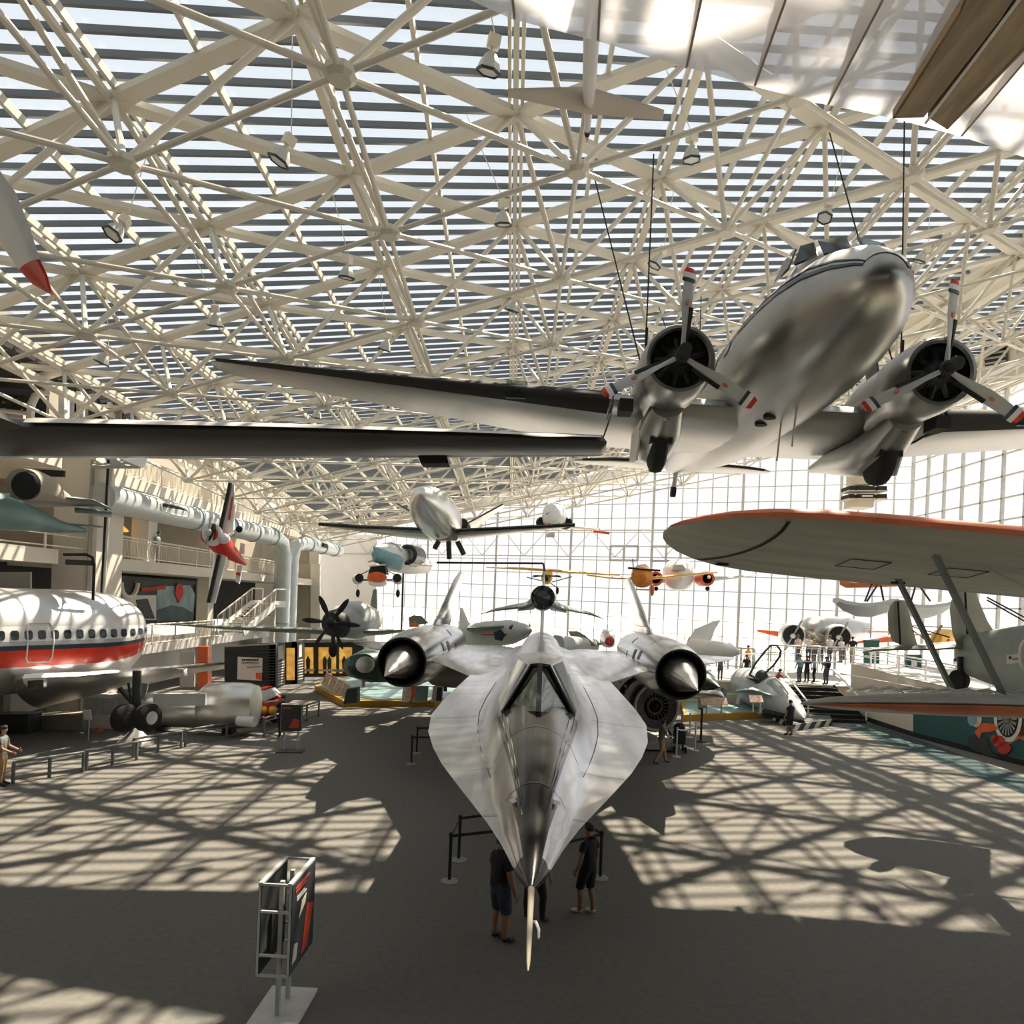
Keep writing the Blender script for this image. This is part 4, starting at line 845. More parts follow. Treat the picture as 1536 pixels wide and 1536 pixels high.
# ---------------------------------------------------------------- white translucent wing overhead (human powered aircraft)
t=thing('film_wing','huge white translucent film wing with dark ribs, overhead in the upper part','wing',P(1000,0,5.2))
FZ_=10.45
def up(px,py,z=FZ_): return F(px,py,z)
te=[(690,-6),(770,30),(895,62),(1028,101),(1130,130),(1240,158),(1340,178),(1440,205),(1540,238),(1700,290)]
m=MB(); fr_=[]; bk=[]
for px,py in te:
    a=up(px,py); fr_.append(a); bk.append(V((a.x-.3,a.y-3.4,a.z+.12)))
quadpatch(m,lambda i,u:lerp(fr_[int(i)],bk[int(i)],u)+V((0,0,.35*math.sin(math.pi*min(1,u))**.7)),list(range(len(te))),[0,.1,.25,.45,.7,1])
quadpatch(m,lambda i,u:lerp(fr_[int(i)],bk[int(i)],u)+V((0,0,-.06*math.sin(math.pi*u))),list(range(len(te))),[0,.3,.6,1])
m.build('film_skin','mylar',t)
for i in range(1,len(te)-1):
    a,c=fr_[i],bk[i]; m=MB(); m.slab([a,lerp(a,c,.3)-V((0,0,.05)),lerp(a,c,1),lerp(a,c,.6)+V((0,0,.33)),lerp(a,c,.2)+V((0,0,.22))],(.02,0,0)); m.build('rib','taupe',t)
m=MB(); m.tube([lerp(a,c,.35)+V((0,0,.14)) for a,c in zip(fr_,bk)],.05,10); m.build('spar','plank',t)
# white boom with small tailplane, part of the same light aircraft family
b0=P(892,-60,5.0); b1=P(881,195,8.2); m=MB()
t2=thing('boom_tail','white tail boom with cream cross plane and red-tipped end, pointing down from the film wing','aircraft part',b1); t2['category']='boom'
m.tube([b0,lerp(b0,b1,.6),b1],[.075,.07,.035],16); m.build('boom','white_paint',t2)
e=(b1-b0).normalized(); m=MB(); m.tube([b1,b1+e*.15],[.036,.034],14); m.build('black_band','black_matte',t2)
m=MB(); m.tube([b1+e*.15,b1+e*.42],[.034,.006],14); m.build('red_tip','orange_paint',t2)
m=MB(); c=[P(762,134,7.0),P(882,133,7.35),P(996,165,7.7)]; d=[P(762,146,7.1),P(882,172,7.5),P(994,181,7.8)]
m.wing([(c[0],d[0],.03),(lerp(c[0],c[1],.5),lerp(d[0],d[1],.5),.07),(c[1],d[1],.1),(lerp(c[1],c[2],.5),lerp(d[1],d[2],.5),.07),(c[2],d[2],.03)],n=6); m.build('cross_plane','rail_paint',t2)
# wooden slotted wing panel
t=thing('wooden_wing_panel','brown wooden wing panel with a central slot, overhead beside the film wing','wing',P(1420,100,6))
WZ=10.1
def wq(l): return [F(px,py,WZ) for px,py in l]
for l in ([(1340,178),(1385,177),(1500,30),(1545,-40),(1462,-40),(1440,20)],[(1391,177),(1418,193),(1560,48),(1640,-40),(1552,-40),(1505,32)]):
    m=MB(); m.slab(wq(l),(0,0,.06)); m.build('plank_half','plank',t)
for l in ([(1338,178),(1341,179),(1442,18),(1464,-40),(1460,-40),(1438,18)],[(1417,193),(1421,195),(1563,50),(1559,47)]):
    m=MB(); m.slab(wq(l),(0,0,.07)); m.build('edge_strip','wood',t)
m=MB(); m.slab([p+V((0,0,.05)) for p in wq([(1385,177),(1391,177),(1505,32),(1552,-40),(1545,-40),(1500,30)])],(0,0,.05)); m.build('slot','wing_dark',t)
m=MB(); m.tube([F(1388,185,WZ-.05),F(1470,78,WZ-.05),F(1536,-10,WZ-.05)],.012,6); m.build('slot_rod','white_paint',t)
# white propeller blade with a red tip entering on the left
t=thing('propeller_blade_display','white propeller blade with red tip hanging at the far left','propeller',P(0,300,8))
m=MB(); pts=[(-120,120,20),(-60,215,24),(0,303,27),(22,352,25),(45,398,17)]
R=[]
for px,py,wd in pts: c=P(px,py,8); a=P(px+wd*.9,py-wd*.5,7.9)-c; R.append([c+a*math.cos(k*math.pi/5)+V((0,.05*math.sin(k*math.pi/5),0)) for k in range(10)])
m.rings(R); m.build('blade','white_paint',t)
m=MB(); R=[]
for px,py,wd in ((45,398,17),(60,420,13),(76,440,2)): c=P(px,py,8); a=P(px+wd*.9,py-wd*.5,7.9)-c; R.append([c+a*math.cos(k*math.pi/5)+V((0,.05*math.sin(k*math.pi/5),0)) for k in range(10)])
m.rings(R); m.build('red_tip','red_paint',t)
# ---------------------------------------------------------------- striped jet airliner on the left
D=V((.486,.874,0)).normalized(); N=V((.874,-.486,0)).normalized(); R0=1.9
E=P(190,947,27.0); E.z=0; AX=E-N*R0*.9
t=thing('striped_airliner','white jet airliner with red and navy stripe, cut off by the hall on the left','aircraft',(AX.x-D.x*6,AX.y-D.y*6,0))
az=3.72
def ring(s,r,dzc=0): c=AX+D*s+V((0,0,az+dzc)); return ell(c,r,r*1.02,40,a=N,b=(0,0,1))
m=MB(); SS=[(-30,R0),(-20,R0),(-10,R0),(-4,R0),(-1.2,R0)]+[(-1.2+2.7*math.sin(a*math.pi/24),R0*math.cos(a*math.pi/24)**.62) for a in range(1,12)]
m.rings([ring(s,r,(R0-r)*.25) for s,r in SS]); fu=m.build('fuselage','airliner_metal',t)
def rad(s):
    for (a,ra),(c,rc) in zip(SS,SS[1:]):
        if a<=s<=c: return ra+(rc-ra)*(s-a)/(c-a)
    return R0
def on(s,ang,off=.012): r=rad(s); return AX+D*s+V((0,0,az+(R0-r)*.25))+N*((r+off)*math.cos(ang))+V((0,0,(r*1.02+off)*math.sin(ang)))
ss=[-30,-20,-12,-8,-5,-3,-1.6,-1,-.4,.1,.5,.9,1.2,1.45]
for nm,mt,a0,a1 in (('red_stripe','airliner_red',-.42,-.1),('navy_stripe','navy_paint',-.1,-.015),('grey_band','jet_grey',-.015,.06),('white_band','white_paint',.06,.33)):
    m=MB(); quadpatch(m,lambda s,u:on(s,a0+(a1-a0)*u),ss,[0,.25,.5,.75,1]); m.build(nm,mt,fu)
for i in range(30):
    s=1.15-.43*i; m=MB(); q=[]
    for k in range(12): a=2*math.pi*k/12; q.append(on(s+.13*max(-1,min(1,1.25*math.cos(a))),.17+.085*max(-1,min(1,1.2*math.sin(a))),.02))
    m.add(q,[tuple(range(12))]); m.build('cabin_window','window_dark',fu,False)
m=MB(); q=[on(-3.2+.42*max(-1,min(1,1.4*math.cos(a))),.03+.36*max(-1,min(1,1.3*math.sin(a))),.02) for a in [2*math.pi*k/20 for k in range(20)]]; m.tube(q+[q[0]],.03,5,False); m.build('door_outline','paper',fu)
# wing, gear
m=MB(); m.wing([(P(20,1022,23.5),P(60,1062,28),.75),(P(34,1018,22.8),P(100,1052,27),.62),(P(120,1014,24.5),P(170,1036,28),.5),(P(240,1003,28.0),P(270,1012,30.5),.32),(P(344,994,33),P(349,1002,34.5),.14)],n=8); wg=m.build('wing','satin_aluminium',t)
m=MB(); m.slab([P(42,1021,22.6),P(66,1019,22.6),P(66,1031,22.6),P(42,1032,22.6)],(0,.15,0)); m.build('landing_light','window_dark',wg)
m=MB(); 
for px in (281,): m.tube([P(px,999,30),P(px-4,1007,29.7),P(px-2,1012,29.5)],.08,6)
m.build('wing_fence','paper',wg)
g0=P(205,1030,25.6); gb=P(205,1075,25.6)
m=MB(); m.tube([g0+V((0,0,.6)),gb],.16,10); m.tube([P(180,1032,26.5),P(200,1055,26.5)],.09,8); m.tube([P(193,1024,26.3),P(199,1062,26.3)],.05,8); lg=m.build('landing_gear','dark_steel',t)
m=MB(); m.slab([P(208,1024,26.3),P(222,1026,26.3),P(217,1050,26.3),P(208,1048,26.3)],(0,.1,0)); m.build('gear_door','grey_green',lg)
for px,py in ((188,1077),(222,1076)):
    c=P(px,py,25.2); a=V((.93,-.36,0)); m=MB(); m.lathe(c-a*.2,a,[(0,.25),(0,.42),(.07,.52),(.33,.52),(.4,.42),(.4,.25)],26); wl=m.build('wheel','rubber',lg)
    m=MB(); m.lathe(c+a*.17,a,[(0,.25),(.05,.24),(.06,.05)],20); m.build('hub_cap','stone_pale' if px>200 else 'dark_steel',wl)
c=gb.copy(); m=MB(); m.lathe((c.x,c.y,0),(0,0,1),[(0,.65),(.1,.6),(.35,.32),(c.z-.45,.14)],14); o=tag(m.build('jack_stand','stone_pale'),'pale cone jack under the striped airliner wheels','stand')
# ---------------------------------------------------------------- smaller aircraft
def T(name,label,cat,px,py,Y,group=None): return thing(name,label,cat,P(px,py,Y),(0,0,0),group)
def TF(name,label,cat,px,py,group=None): return thing(name,label,cat,F(px,py),(0,0,0),group)
def body(name,mt,par,st,n=20,e=2.2):   # st: (px,py,Y,rx,rz)
    m=MB(); R=[]; c=[P(a,b,Y) for a,b,Y,_,_ in st]
    for i,(a,b,Y,rx,rz) in enumerate(st):
        d=(c[min(i+1,len(st)-1)]-c[max(i-1,0)]).normalized(); x=d.cross(V((0,0,1))).normalized(); z=x.cross(d); R.append(ell(c[i],rx*PS[0],rz*PS[0],n,a=x,b=z,e=e))
    m.rings(R); return m.build(name,mt,par)
def wing(name,mt,par,st,up=(0,0,1)):  # st: (pxle,pyle,Yle,pxte,pyte,Yte,th)
    m=MB(); m.wing([(P(a,b,c),P(d,e,f),t_*PS[0]) for a,b,c,d,e,f,t_ in st],up=up,n=6); return m.build(name,mt,par)
def plate(name,mt,par,Y,pts,th=.1,dirv=None,flat=True):
    m=MB(); q=[P(*p,Y) if len(p)==2 else P(*p) for p in pts]; m.slab(q,dirv or (0,th,0)); return m.build(name,mt,par,not flat)
def rod(name,mt,par,pts,r=.04,n=8): m=MB(); m.tube([P(*p) for p in pts],r*PS[0],n); return m.build(name,mt,par)
def ball(name,mt,par,px,py,Y,r,sc=(1,1,1)): m=MB(); m.ball(P(px,py,Y),r*PS[0],14,sc); return m.build(name,mt,par)
def ringd(name,mt,par,px,py,Y,ax,prof,n=22): m=MB(); m.lathe(P(px,py,Y),ax,[(a*PS[0],b*PS[0]) for a,b in prof],n,False); return m.build(name,mt,par)
def props(par,px,py,Y,ax,L,w,angs,mt='black_matte',hub='dark_steel',hr=.12):
    L*=PS[0];w*=PS[0];hr*=PS[0];c=P(px,py,Y); m=MB(); m.lathe(c,ax,[(-.1,hr),(.1,hr),(.25,hr*.5),(.28,.01)],14); h=m.build('propeller_hub',hub,par)
    for a in angs: m=MB(); prop_blade(m,c,ax,(math.cos(a),0,math.sin(a)),L,w,.4,hr*.7,9,.06); m.build('propeller_blade',mt,h)
# business plane with V tail
t=T('pusher_plane','silver-white plane with pointed nose and V tail, hung over the middle of the hall','aircraft',655,790,31)
b=body('fuselage','satin_aluminium',t,[(629,741,28.6,.02,.02),(631,743,28.8,.3,.3),(635,748,29.2,.58,.55),(643,758,30,.88,.84),(652,770,31,1.0,.98),(662,783,32.2,.98,.95),(672,792,33.6,.8,.75),(682,795,35.5,.45,.42),(688,796,37,.1,.1)],26)
plate('belly_fairing','satin_aluminium',t,31.8,[(640,797),(655,811),(685,811),(694,796)],1.4,flat=False)
wing('wing','polished_aluminium',t,[(646,795,31,648,811,32.6,.3),(600,794,31.2,603,806,32.4,.22),(540,791,31.5,543,798,32.3,.16),(479,786,32,484,789,32.4,.06)]); wing('wing','polished_aluminium',t,[(684,796,31,686,810,32.6,.3),(740,794,31.2,742,803,32.4,.22),(800,791,31.4,802,797,32.3,.14),(862,788,31.6,858,790,32.2,.06)])
m=MB(); 
for st in ([(479,786,31.9),(540,790.5,31.35),(600,793,31.05),(644,795,30.85)],[(684,796,30.85),(740,793.5,31.05),(800,790.5,31.3),(862,787.5,31.5)]):
    m.tube([P(*p) for p in st],.09,6)
m.build('deicer_boot','black_gloss',t)
wing('tail_fin','satin_aluminium',t,[(703,785,35,713,793,37,.16),(754,757,36.5,757,760,37.5,.06)],(0.5,0,1)); wing('tail_fin','satin_aluminium',t,[(618,769,35,616,772,37,.16),(597,757,36.5,597,760,37.5,.06)],(-.5,0,1))
m=MB(); m.tube([P(703,784,34.9),P(754,756.5,36.4)],.05,6); m.tube([P(618,768,34.9),P(597,756.5,36.4)],.05,6); m.build('fin_boot','black_gloss',t)
ringd('engine_intake','black_matte',t,692,787,32.5,(0,1,0),[(0,0),(0,.3),(.1,.34),(1.5,.36)]); 
for a,c in (((658,812,31.5),(652,823,31.6)),((673,812,31.5),(674,838,31.8)),((686,812,31.5),(696,832,31.6))): rod('landing_gear','dark_steel',t,[a,c],.12)
rod('wing_pipe','dark_steel',t,[(655,844,32),(815,845,32)],.05); rod('hang_pipe','dark_steel',t,[(815,845,32),(817,857,32)],.05)
# white jet with blue belly
t=T('white_jet','white and pale blue jet with round black intake, hung near the far wall','aircraft',590,835,45)
b=body('fuselage','white_paint',t,[(559,827,43,.05,.05),(563,828,43.3,.35,.35),(575,831,44,.75,.7),(592,836,45,.95,.95),(612,842,47,.9,.9),(640,850,50,.4,.5)]); 
m=MB(); m.rings([ell(P(px,py+3,Y-.12),rx,.5,14,a=(.8,-.5,0)) for px,py,Y,rx in ((561,828,43.1,.15),(572,832,43.6,.6),(590,839,44.5,.9),(598,842,45,.5))]); m.build('blue_belly','blue_paint',b)
ringd('engine_intake','black_gloss',t,611,832,44.6,(.2,1,0),[(0,.4),(-.08,.55),(.0,.68),(1.8,.7)]); wing('wing','white_paint',t,[(600,842,45,604,848,47,.15),(648,848,46,650,850,47,.06)]); plate('canopy','jet_grey',b,44.2,[(568,822),(575,815),(588,813),(598,818),(604,826)],.7,flat=False)
plate('tail_fin','white_paint',t,48,[(618,838),(624,818),(632,817),(634,846)],.15); wing('tail_pod','jet_grey',t,[(571,838,44,573,840,45,.2),(552,842,44,553,844,45,.1)])
# small orange craft with dark windscreen
t=T('lander_craft','small orange and white craft with dark windscreen and two outrigger pods, below the white jet','aircraft',566,865,43)
plate('windscreen','window_dark',t,42.5,[(556,849),(577,847),(580,862),(552,862)],.8); plate('windscreen_frame','white_paint',t,42.45,[(554,848),(578,846),(578,848),(554,850)],.05)
body('hull','orange_paint',t,[(566,866,42.2,.55,.32),(566,867,42.6,.62,.4),(566,868,44,.5,.35)]); body('belly','white_paint',t,[(567,874,42.2,.5,.2),(567,875,43,.58,.22),(567,875,44,.5,.2)])
for s,px in((-1,537),(1,597)):
    p_=ball('outrigger_pod','white_paint',t,px,869,42.8,.33,(1.1,1.2,1)); m=MB(); m.lathe(P(px+ (1.5 if s<0 else -1.5),867,42.4),(0,1,0),[(0,0),(0,.25),(.1,.28)],14); m.build('pod_mouth','black_matte',p_)
    rod('outrigger_arm','dark_steel',t,[(px,870,42.8),(567,870,42.8)],.05); rod('outrigger_brace','dark_steel',t,[(px,864,42.8),(567,849,42.8)],.03); rod('drop_line','jet_grey',t,[(px,876,42.8),(px-1 if s<0 else px,884,42.8)],.02); ball('drop_weight','black_matte',t,px,890,42.8,.13,(1,1,2))
# small white jet seen nose on
t=T('small_white_jet','small nose-on white jet with orange chin and two dark intakes, hung high','aircraft',832,778,42)
body('fuselage','white_paint',t,[(831,783,41,.1,.1),(831,781,41.3,.5,.45),(831,776,42,.75,.8),(831,770,43.5,.7,.75),(831,768,47,.3,.3)]); body('chin','orange_paint',t,[(831,787,41.2,.35,.12),(831,786,41.6,.62,.22),(831,786,42.6,.6,.2)]); plate('canopy','window_dark',t,41.3,[(819,771),(827,767),(836,770),(832,776),(827,775)],.3)
for px in(813,850): ringd('intake','black_gloss',t,px,784,42,(0,1,0),[(0,0),(0,.3),(.12,.38),(2,.3)])
wing('wing','white_paint',t,[(832,788,42,832,791,44,.2),(900,793,42.5,898,796,44,.08)]); wing('wing','white_paint',t,[(830,788,42,830,791,44,.2),(758,792,42.5,760,795,44,.08)]); rod('wing_tip_stripe','orange_paint',t,[(890,797,42.4),(914,800,42.4)],.08)
plate('lower_hatch','paper',t,42,[(820,800),(832,798),(832,806),(818,806)],.1)
# yellow high wing plane
t=T('yellow_light_plane','yellow high-wing light plane seen nose-on above the dark-nosed drone','aircraft',820,862,44)
wing('wing','yellow_paint',t,[(729,850.5,44,730,852,45,.06),(780,852.5,44,780,854.5,45.4,.16),(820,855,44,820,857,45.5,.18),(870,858.5,44,870,860.5,45.4,.16),(930,862.5,44,930,864,45,.08)]); b=body('fuselage','yellow_paint',t,[(820,868,43.4,.25,.3),(820,867,43.7,.36,.42),(821,864,45,.36,.45),(822,860,50,.1,.12)]); plate('engine_opening','black_matte',b,43.3,[(818,866),(822,866),(822,872),(818,872)],.1); plate('windscreen','peach',b,43.6,[(816,857),(825,857),(824,863),(817,863)],.1)
for a,c in (((797,866,44.2),(817,863,44)),((824,863,44),(842,866,44.2)),((812,871,44),(790,866,44)),((828,873,44),(858,865,44))): rod('strut','dark_steel',t,[a,c],.03,6)
rod('axle_leg','dark_steel',t,[(822,872,43.7),(836,882,43.7)],.03,6); ball('wheel','rubber',t,836,886,43.7,.2,(.5,1,1.2)); props(t,820,864,43.3,(0,-1,0),.9,.12,[.03,math.pi+.03],'black_matte')
# orange ultralight with long yellow wing
t=T('orange_ultralight','orange open light plane with long yellow wing beside the red-cowled twin','aircraft',963,868,40)
body('nose_pod','bright_orange',t,[(963,868,39.2,.25,.3),(963,866,39.5,.62,.62),(962,862,40.4,.6,.6),(960,858,43,.15,.15)]); wing('wing','yellow_paint',t,[(1076,858,40,1076,860,41,.06),(1010,863.5,40,1010,866,41.2,.16),(965,868,40,965,870.5,41.2,.18),(915,866,40,915,868,41,.14),(880,862,40,880,864,40.8,.06)])
plate('cockpit_top','white_paint',t,39.6,[(951,852),(958,847),(968,846),(974,852),(972,859),(952,859)],.6,flat=False); rod('propeller','black_matte',t,[(942,852,39.2),(990,856,39.2)],.06); rod('mast','dark_steel',t,[(949,838,39.4),(950,856,39.4)],.03)
for px,q in((951,946),(969,978)): rod('leg','rail_paint',t,[(px+5,872,39.6),(q,884,39.6)],.05)
rod('axle','rail_paint',t,[(946,884,39.6),(980,885,39.6)],.04); ball('wheel_spat','dull_orange',t,978,885,39.6,.22,(.6,1,1.6)); ball('wheel','rubber',t,978,890,39.6,.15,(.6,1,1))
# twin with red cowls
t=T('red_cowl_twin','white twin-engine plane with red engine cowls hanging before the far glass','aircraft',1020,868,44)
body('fuselage','white_paint',t,[(1018,868,42.5,.2,.2),(1018,866,43,.8,.75),(1018,862,44.5,1.05,1.05),(1017,859,47,.9,.9),(1016,857,52,.3,.4)]); plate('cockpit','jet_grey',t,42.5,[(1008,855),(1012,847),(1024,846),(1029,855)],.4); wing('wing','jet_grey',t,[(970,870,44,970,873,46,.2),(1020,872,44,1020,875,46,.3),(1063,869,44,1063,872,46,.25),(1143,862,45,1142,863,46,.06)])
for px in(984,1061):
    e=ringd('engine_cowl','orange_paint',t,px,868,42.4,(0,1,0),[(.02,.3),(0,.38),(-.05,.43),(.1,.47),(1.4,.44)]); m=MB(); m.lathe(P(px,868,42.45),(0,1,0),[(0,0),(0,.36)],18); m.build('engine_face','kiosk_dark',e); ball('spinner','paper',e,px+2,866,42.2,.11); ball('wheel','rubber',t,px,883,43,.14)
# aerobatic plane on edge
t=T('aerobatic_plane','small red and white aerobatic plane hung wing-up before the balconies','aircraft',338,810,29)
body('fuselage','red_paint',t,[(313,801,28.4,.38,.38),(318,803,28.6,.42,.42),(330,815,29,.42,.45),(345,828,29.6,.3,.34),(358,838,30.2,.18,.22),(369,846,30.8,.05,.08)]); m=MB(); m.rings([ell(P(px,py,Y),r,r,18,a=(.75,.3,.1),b=(-.1,.1,1)) for px,py,Y,r in ((317,800,28.3,.44),(321,803,28.5,.46))]); m.build('white_cowl','white_paint',t)
ringd('cowl_opening','black_matte',t,315,799,28.2,(.7,.6,-.3),[(0,0),(0,.4),(.05,.43)]); plate('wing','white_paint',t,29.0,[(331,797),(346,727),(351,727),(352,760),(350,800),(343,806)],.12); plate('wing','white_paint',t,29.0,[(330,830),(340,836),(331,870),(322,905),(316,905),(322,860)],.12)
m=MB(); m.beam(P(330,797,28.9),P(346,724,28.9),.12,.12); m.beam(P(329,832,28.9),P(313,904,28.9),.12,.12); m.build('dark_leading_edge','black_gloss',t)
plate('red_wing_stripe','red_paint',t,28.95,[(348,745),(350,745),(345,780),(342,780)],.02); plate('tailplane','white_paint',t,30.2,[(361,814),(367,816),(366,832),(359,830)],.08); plate('tailplane','white_paint',t,30.2,[(356,848),(364,848),(359,876),(353,872)],.08); plate('tail_stripe','red_paint',t,30.15,[(355,858),(361,860),(360,864),(354,862)],.02)
rod('propeller','jet_grey',t,[(316,777,28),(313,799,28),(311,824,28)],.04); ball('spinner','jet_grey',t,313.5,799,28,.16); rod('gear_leg','paper',t,[(342,803,28.8),(356,793,28.6),(359,801,28.6)],.03); ball('wheel','rubber',t,359,794,28.6,.14); ball('canopy','white_paint',t,335,808,28.6,.28,(1,1,.8))
# teal jet tail at far left
t=T('teal_jet','teal-grey jet with dark exhaust pod and tapered tail entering from the left','aircraft',50,760,14)
body('fuselage_tail','teal_paint',t,[(-80,755,12.5,.5,.5),(0,768,13.5,.36,.36),(50,779,14.3,.24,.25),(88,790,15,.12,.14),(130,796,15.6,.03,.04)]); wing('wing','grey_green',t,[(-80,735,13,-80,760,15.5,.2),(0,743,13.6,0,762,15.6,.18),(90,745,14.4,95,760,15.8,.12),(140,750,15,150,760,16,.08),(168,763,15.6,168,765,16.1,.03)])
n_=body('exhaust_pod','taupe',t,[(36,727,13,.3,.3),(48,728,13.3,.31,.31),(65,733,13.8,.28,.28),(82,742,14.4,.2,.17),(112,752,15.2,.05,.05)]); m=MB(); m.lathe(P(36,727,12.95),(0,-1,0),[(.0,.0),(.0,.24),(-.06,.28)],18); m.build('exhaust_mouth','black_matte',n_)
wing('tailplane','teal_paint',t,[(95,785,15,100,791,15.8,.06),(154,790,15.8,155,792,16.2,.03)]); wing('second_wing','teal_paint',t,[(112,764,15.5,116,770,16.5,.12),(168,768,16.2,168,777,16.8,.08)])
# turboprop attack plane
t=T('naval_prop_plane','grey plane with big six-bladed black propeller behind the left engine','aircraft',520,935,33)
body('fuselage','jet_grey',t,[(499,935,32.2,.45,.5),(512,932,32.6,.75,.75),(535,930,34,.85,.95),(560,930,37,.5,.6)]); ball('canopy','silver_fabric',t,525,919,33.2,.7,(1.1,1,.8)); ringd('cowl','kiosk_dark',t,498,935,31.9,(.3,1,0),[(0,.2),(-.05,.5),(.1,.62),(.9,.72)]); props(t,497,934,31.6,(-.2,-1,0),1.35,.26,[math.pi/3*k+.98 for k in range(6)],'black_matte','black_matte',.2)
wing('wing','grey_green',t,[(498,946,32.6,498,952,34.6,.3),(420,943,33.5,420,948,35.2,.24),(330,940,35,330,943,36.2,.18),(262,936,36.5,262,938,37.2,.06)]); wing('wing','grey_green',t,[(535,946,33,535,955,35,.3),(575,946,34,578,952,35.5,.22),(608,945,35,608,948,36,.08)])
plate('tail_fin','grey_green',t,37.5,[(552,948),(556,905),(560,884),(565,884),(566,948)],.2)
rod('radio_aerial','dark_steel',t,[(605,860,36),(602,955,36)],.05); rod('gear','dark_steel',t,[(500,950,32.4),(500,972,32.4)],.1); ball('wheel','rubber',t,500,975,32.4,.35,(.6,1,1))
# jets clustered behind the silver jet
t=T('grey_navy_jet','pale grey jet with star marking behind the left wing of the silver jet','aircraft',745,950,38)
body('fuselage','jet_grey',t,[(797,946,36,.05,.08),(785,946,37,.45,.42),(765,948,38.5,.75,.7),(730,952,40,.8,.8),(695,956,42,.7,.7)]); wing('wing','grey_green',t,[(700,942,37,704,947,40,.2),(740,940,37.5,744,944,40,.2),(796,937,38.5,796,940,40,.1)]); m=MB(); m.lathe(P(749,953,37.2),(0,-1,0),[(0,0),(0,.34),(.03,.34)],5); m.build('star_marking','navy_paint',t); plate('tail_fin','white_paint',t,41,[(688,946),(690,912),(694,912),(706,940),(712,946)],.15); plate('red_stripe','red_paint',t,37.3,[(722,951),(760,951),(760,953),(722,953)],.05); ball('canopy','window_dark',t,776,942,37.4,.35,(1.4,1,.7))
t=T('green_tailed_plane','small plane with green striped tail behind the left engine','aircraft',627,932,38); plate('tail_fin','grey_green',t,38,[(613,926),(620,923),(632,924),(643,935),(630,937),(614,938)],.2); plate('red_panel','dull_orange',t,37.9,[(614,935),(622,932),(630,940),(614,941)],.1)
t=T('delta_fin_jet','dark olive fin of a jet standing behind the silver jet, right of the drone pylon','aircraft',872,958,40); plate('tail_fin','grey_green',t,40,[(853,947),(867,947),(878,953),(894,969),(862,969)],.3); body('fuselage','jet_grey',t,[(835,966,38,.5,.5),(870,968,40,.6,.5),(890,968,42,.4,.4)])
t=T('red_nose_jet','silver jet with round red nose intake behind the silver jet wing','aircraft',912,960,40); body('fuselage','satin_aluminium',t,[(914,962,39,.26,.26),(913,960,39.6,.42,.46),(911,958,42,.5,.55),(909,956,46,.3,.3)]); ringd('red_nose','sign_red',t,915,962,38.9,(0,1,0),[(0,0),(-.05,.12),(0,.25),(.1,.28)]); ball('canopy','canopy_glass',t,910,945,40.5,.4,(.8,1.3,.9)); wing('wing','teal_paint',t,[(904,964,40,904,968,43,.2),(896,965,41,896,967,43,.1)])
t=T('striped_tail_jet','white swept tail fin with bold letters behind the right engine of the silver jet','aircraft',1060,955,42)
plate('tail_fin','white_paint',t,42,[(1030,968),(1043,944),(1071,932),(1081,930),(1072,945),(1064,968)],.3); text('17',.5,'kiosk_dark','tail_letter',t,P(1029,959,41.9),(1,0,0),(0,0,1)); body('fuselage','white_paint',t,[(1110,978,38,.1,.1),(1090,976,39,.5,.5),(1040,972,42,.6,.6)])
# dark jets under the engines
t=TF('dark_green_jet','dark green jet parked under the left engine of the silver jet','aircraft',560,1030)
Y0=32; body('fuselage','jet_green',t,[(525,1003,30.5,.1,.12),(532,1000,31,.6,.5),(555,998,32,.95,.8),(600,996,34,1.0,.9),(660,992,38,.5,.5)]); ball('white_nose','white_paint',t,548,997,30.6,.42,(1,1.4,.9)); wing('wing','jet_green',t,[(560,1006,31,600,1006,34,.2),(500,1006,33.5,510,1007,34.5,.1)]); wing('wing','grey_green',t,[(620,1008,32,640,1010,35,.2),(690,1006,33,695,1008,35,.1)])
for px in(545,600): rod('landing_gear','jet_grey',t,[(px,1005,32),(px,1030,32)],.08)
t=TF('brown_bomber','pale-bellied dark plane parked in the shade under the silver jet wing','aircraft',680,1032)
body('fuselage','taupe',t,[(640,1015,27.5,.1,.1),(655,1014,28,.5,.4),(680,1014,29,.7,.5),(715,1012,32,.5,.5)]); wing('wing','stone_pale',t,[(640,1016,28.2,642,1020,30,.15),(695,1013,28.5,698,1017,30.5,.15)]); rod('landing_gear','dark_steel',t,[(668,1018,28.5),(668,1037,28.5)],.08)
t=TF('spear_nose_jet','dark green jet with two needle noses beyond the black engine','aircraft',1070,1055)
body('fuselage','jet_green',t,[(1079,1031,30,.03,.03),(1068,1027,30.6,.28,.24),(1055,1023,31.5,.6,.5),(1035,1019,33,.85,.7),(1010,1012,36,.7,.6)]); body('nose_cone','satin_aluminium',t,[(1086,1046,29.2,.02,.02),(1076,1043,29.8,.28,.2),(1062,1042,30.6,.4,.25),(1040,1042,31.5,.3,.2)]); ball('canopy','canopy_glass',t,1052,1003,32,.45,(1,1.5,1)); wing('wing','jet_green',t,[(1035,1040,30.5,1030,1045,33,.2),(1086,1040,31.5,1080,1044,33,.08)]); rod('landing_gear','dark_steel',t,[(1050,1040,31.2),(1050,1064,31.2)],.09); plate('wheel_fairing','teal_paint',t,31,[(1085,1032),(1091,1036),(1088,1048),(1082,1044)],.3)
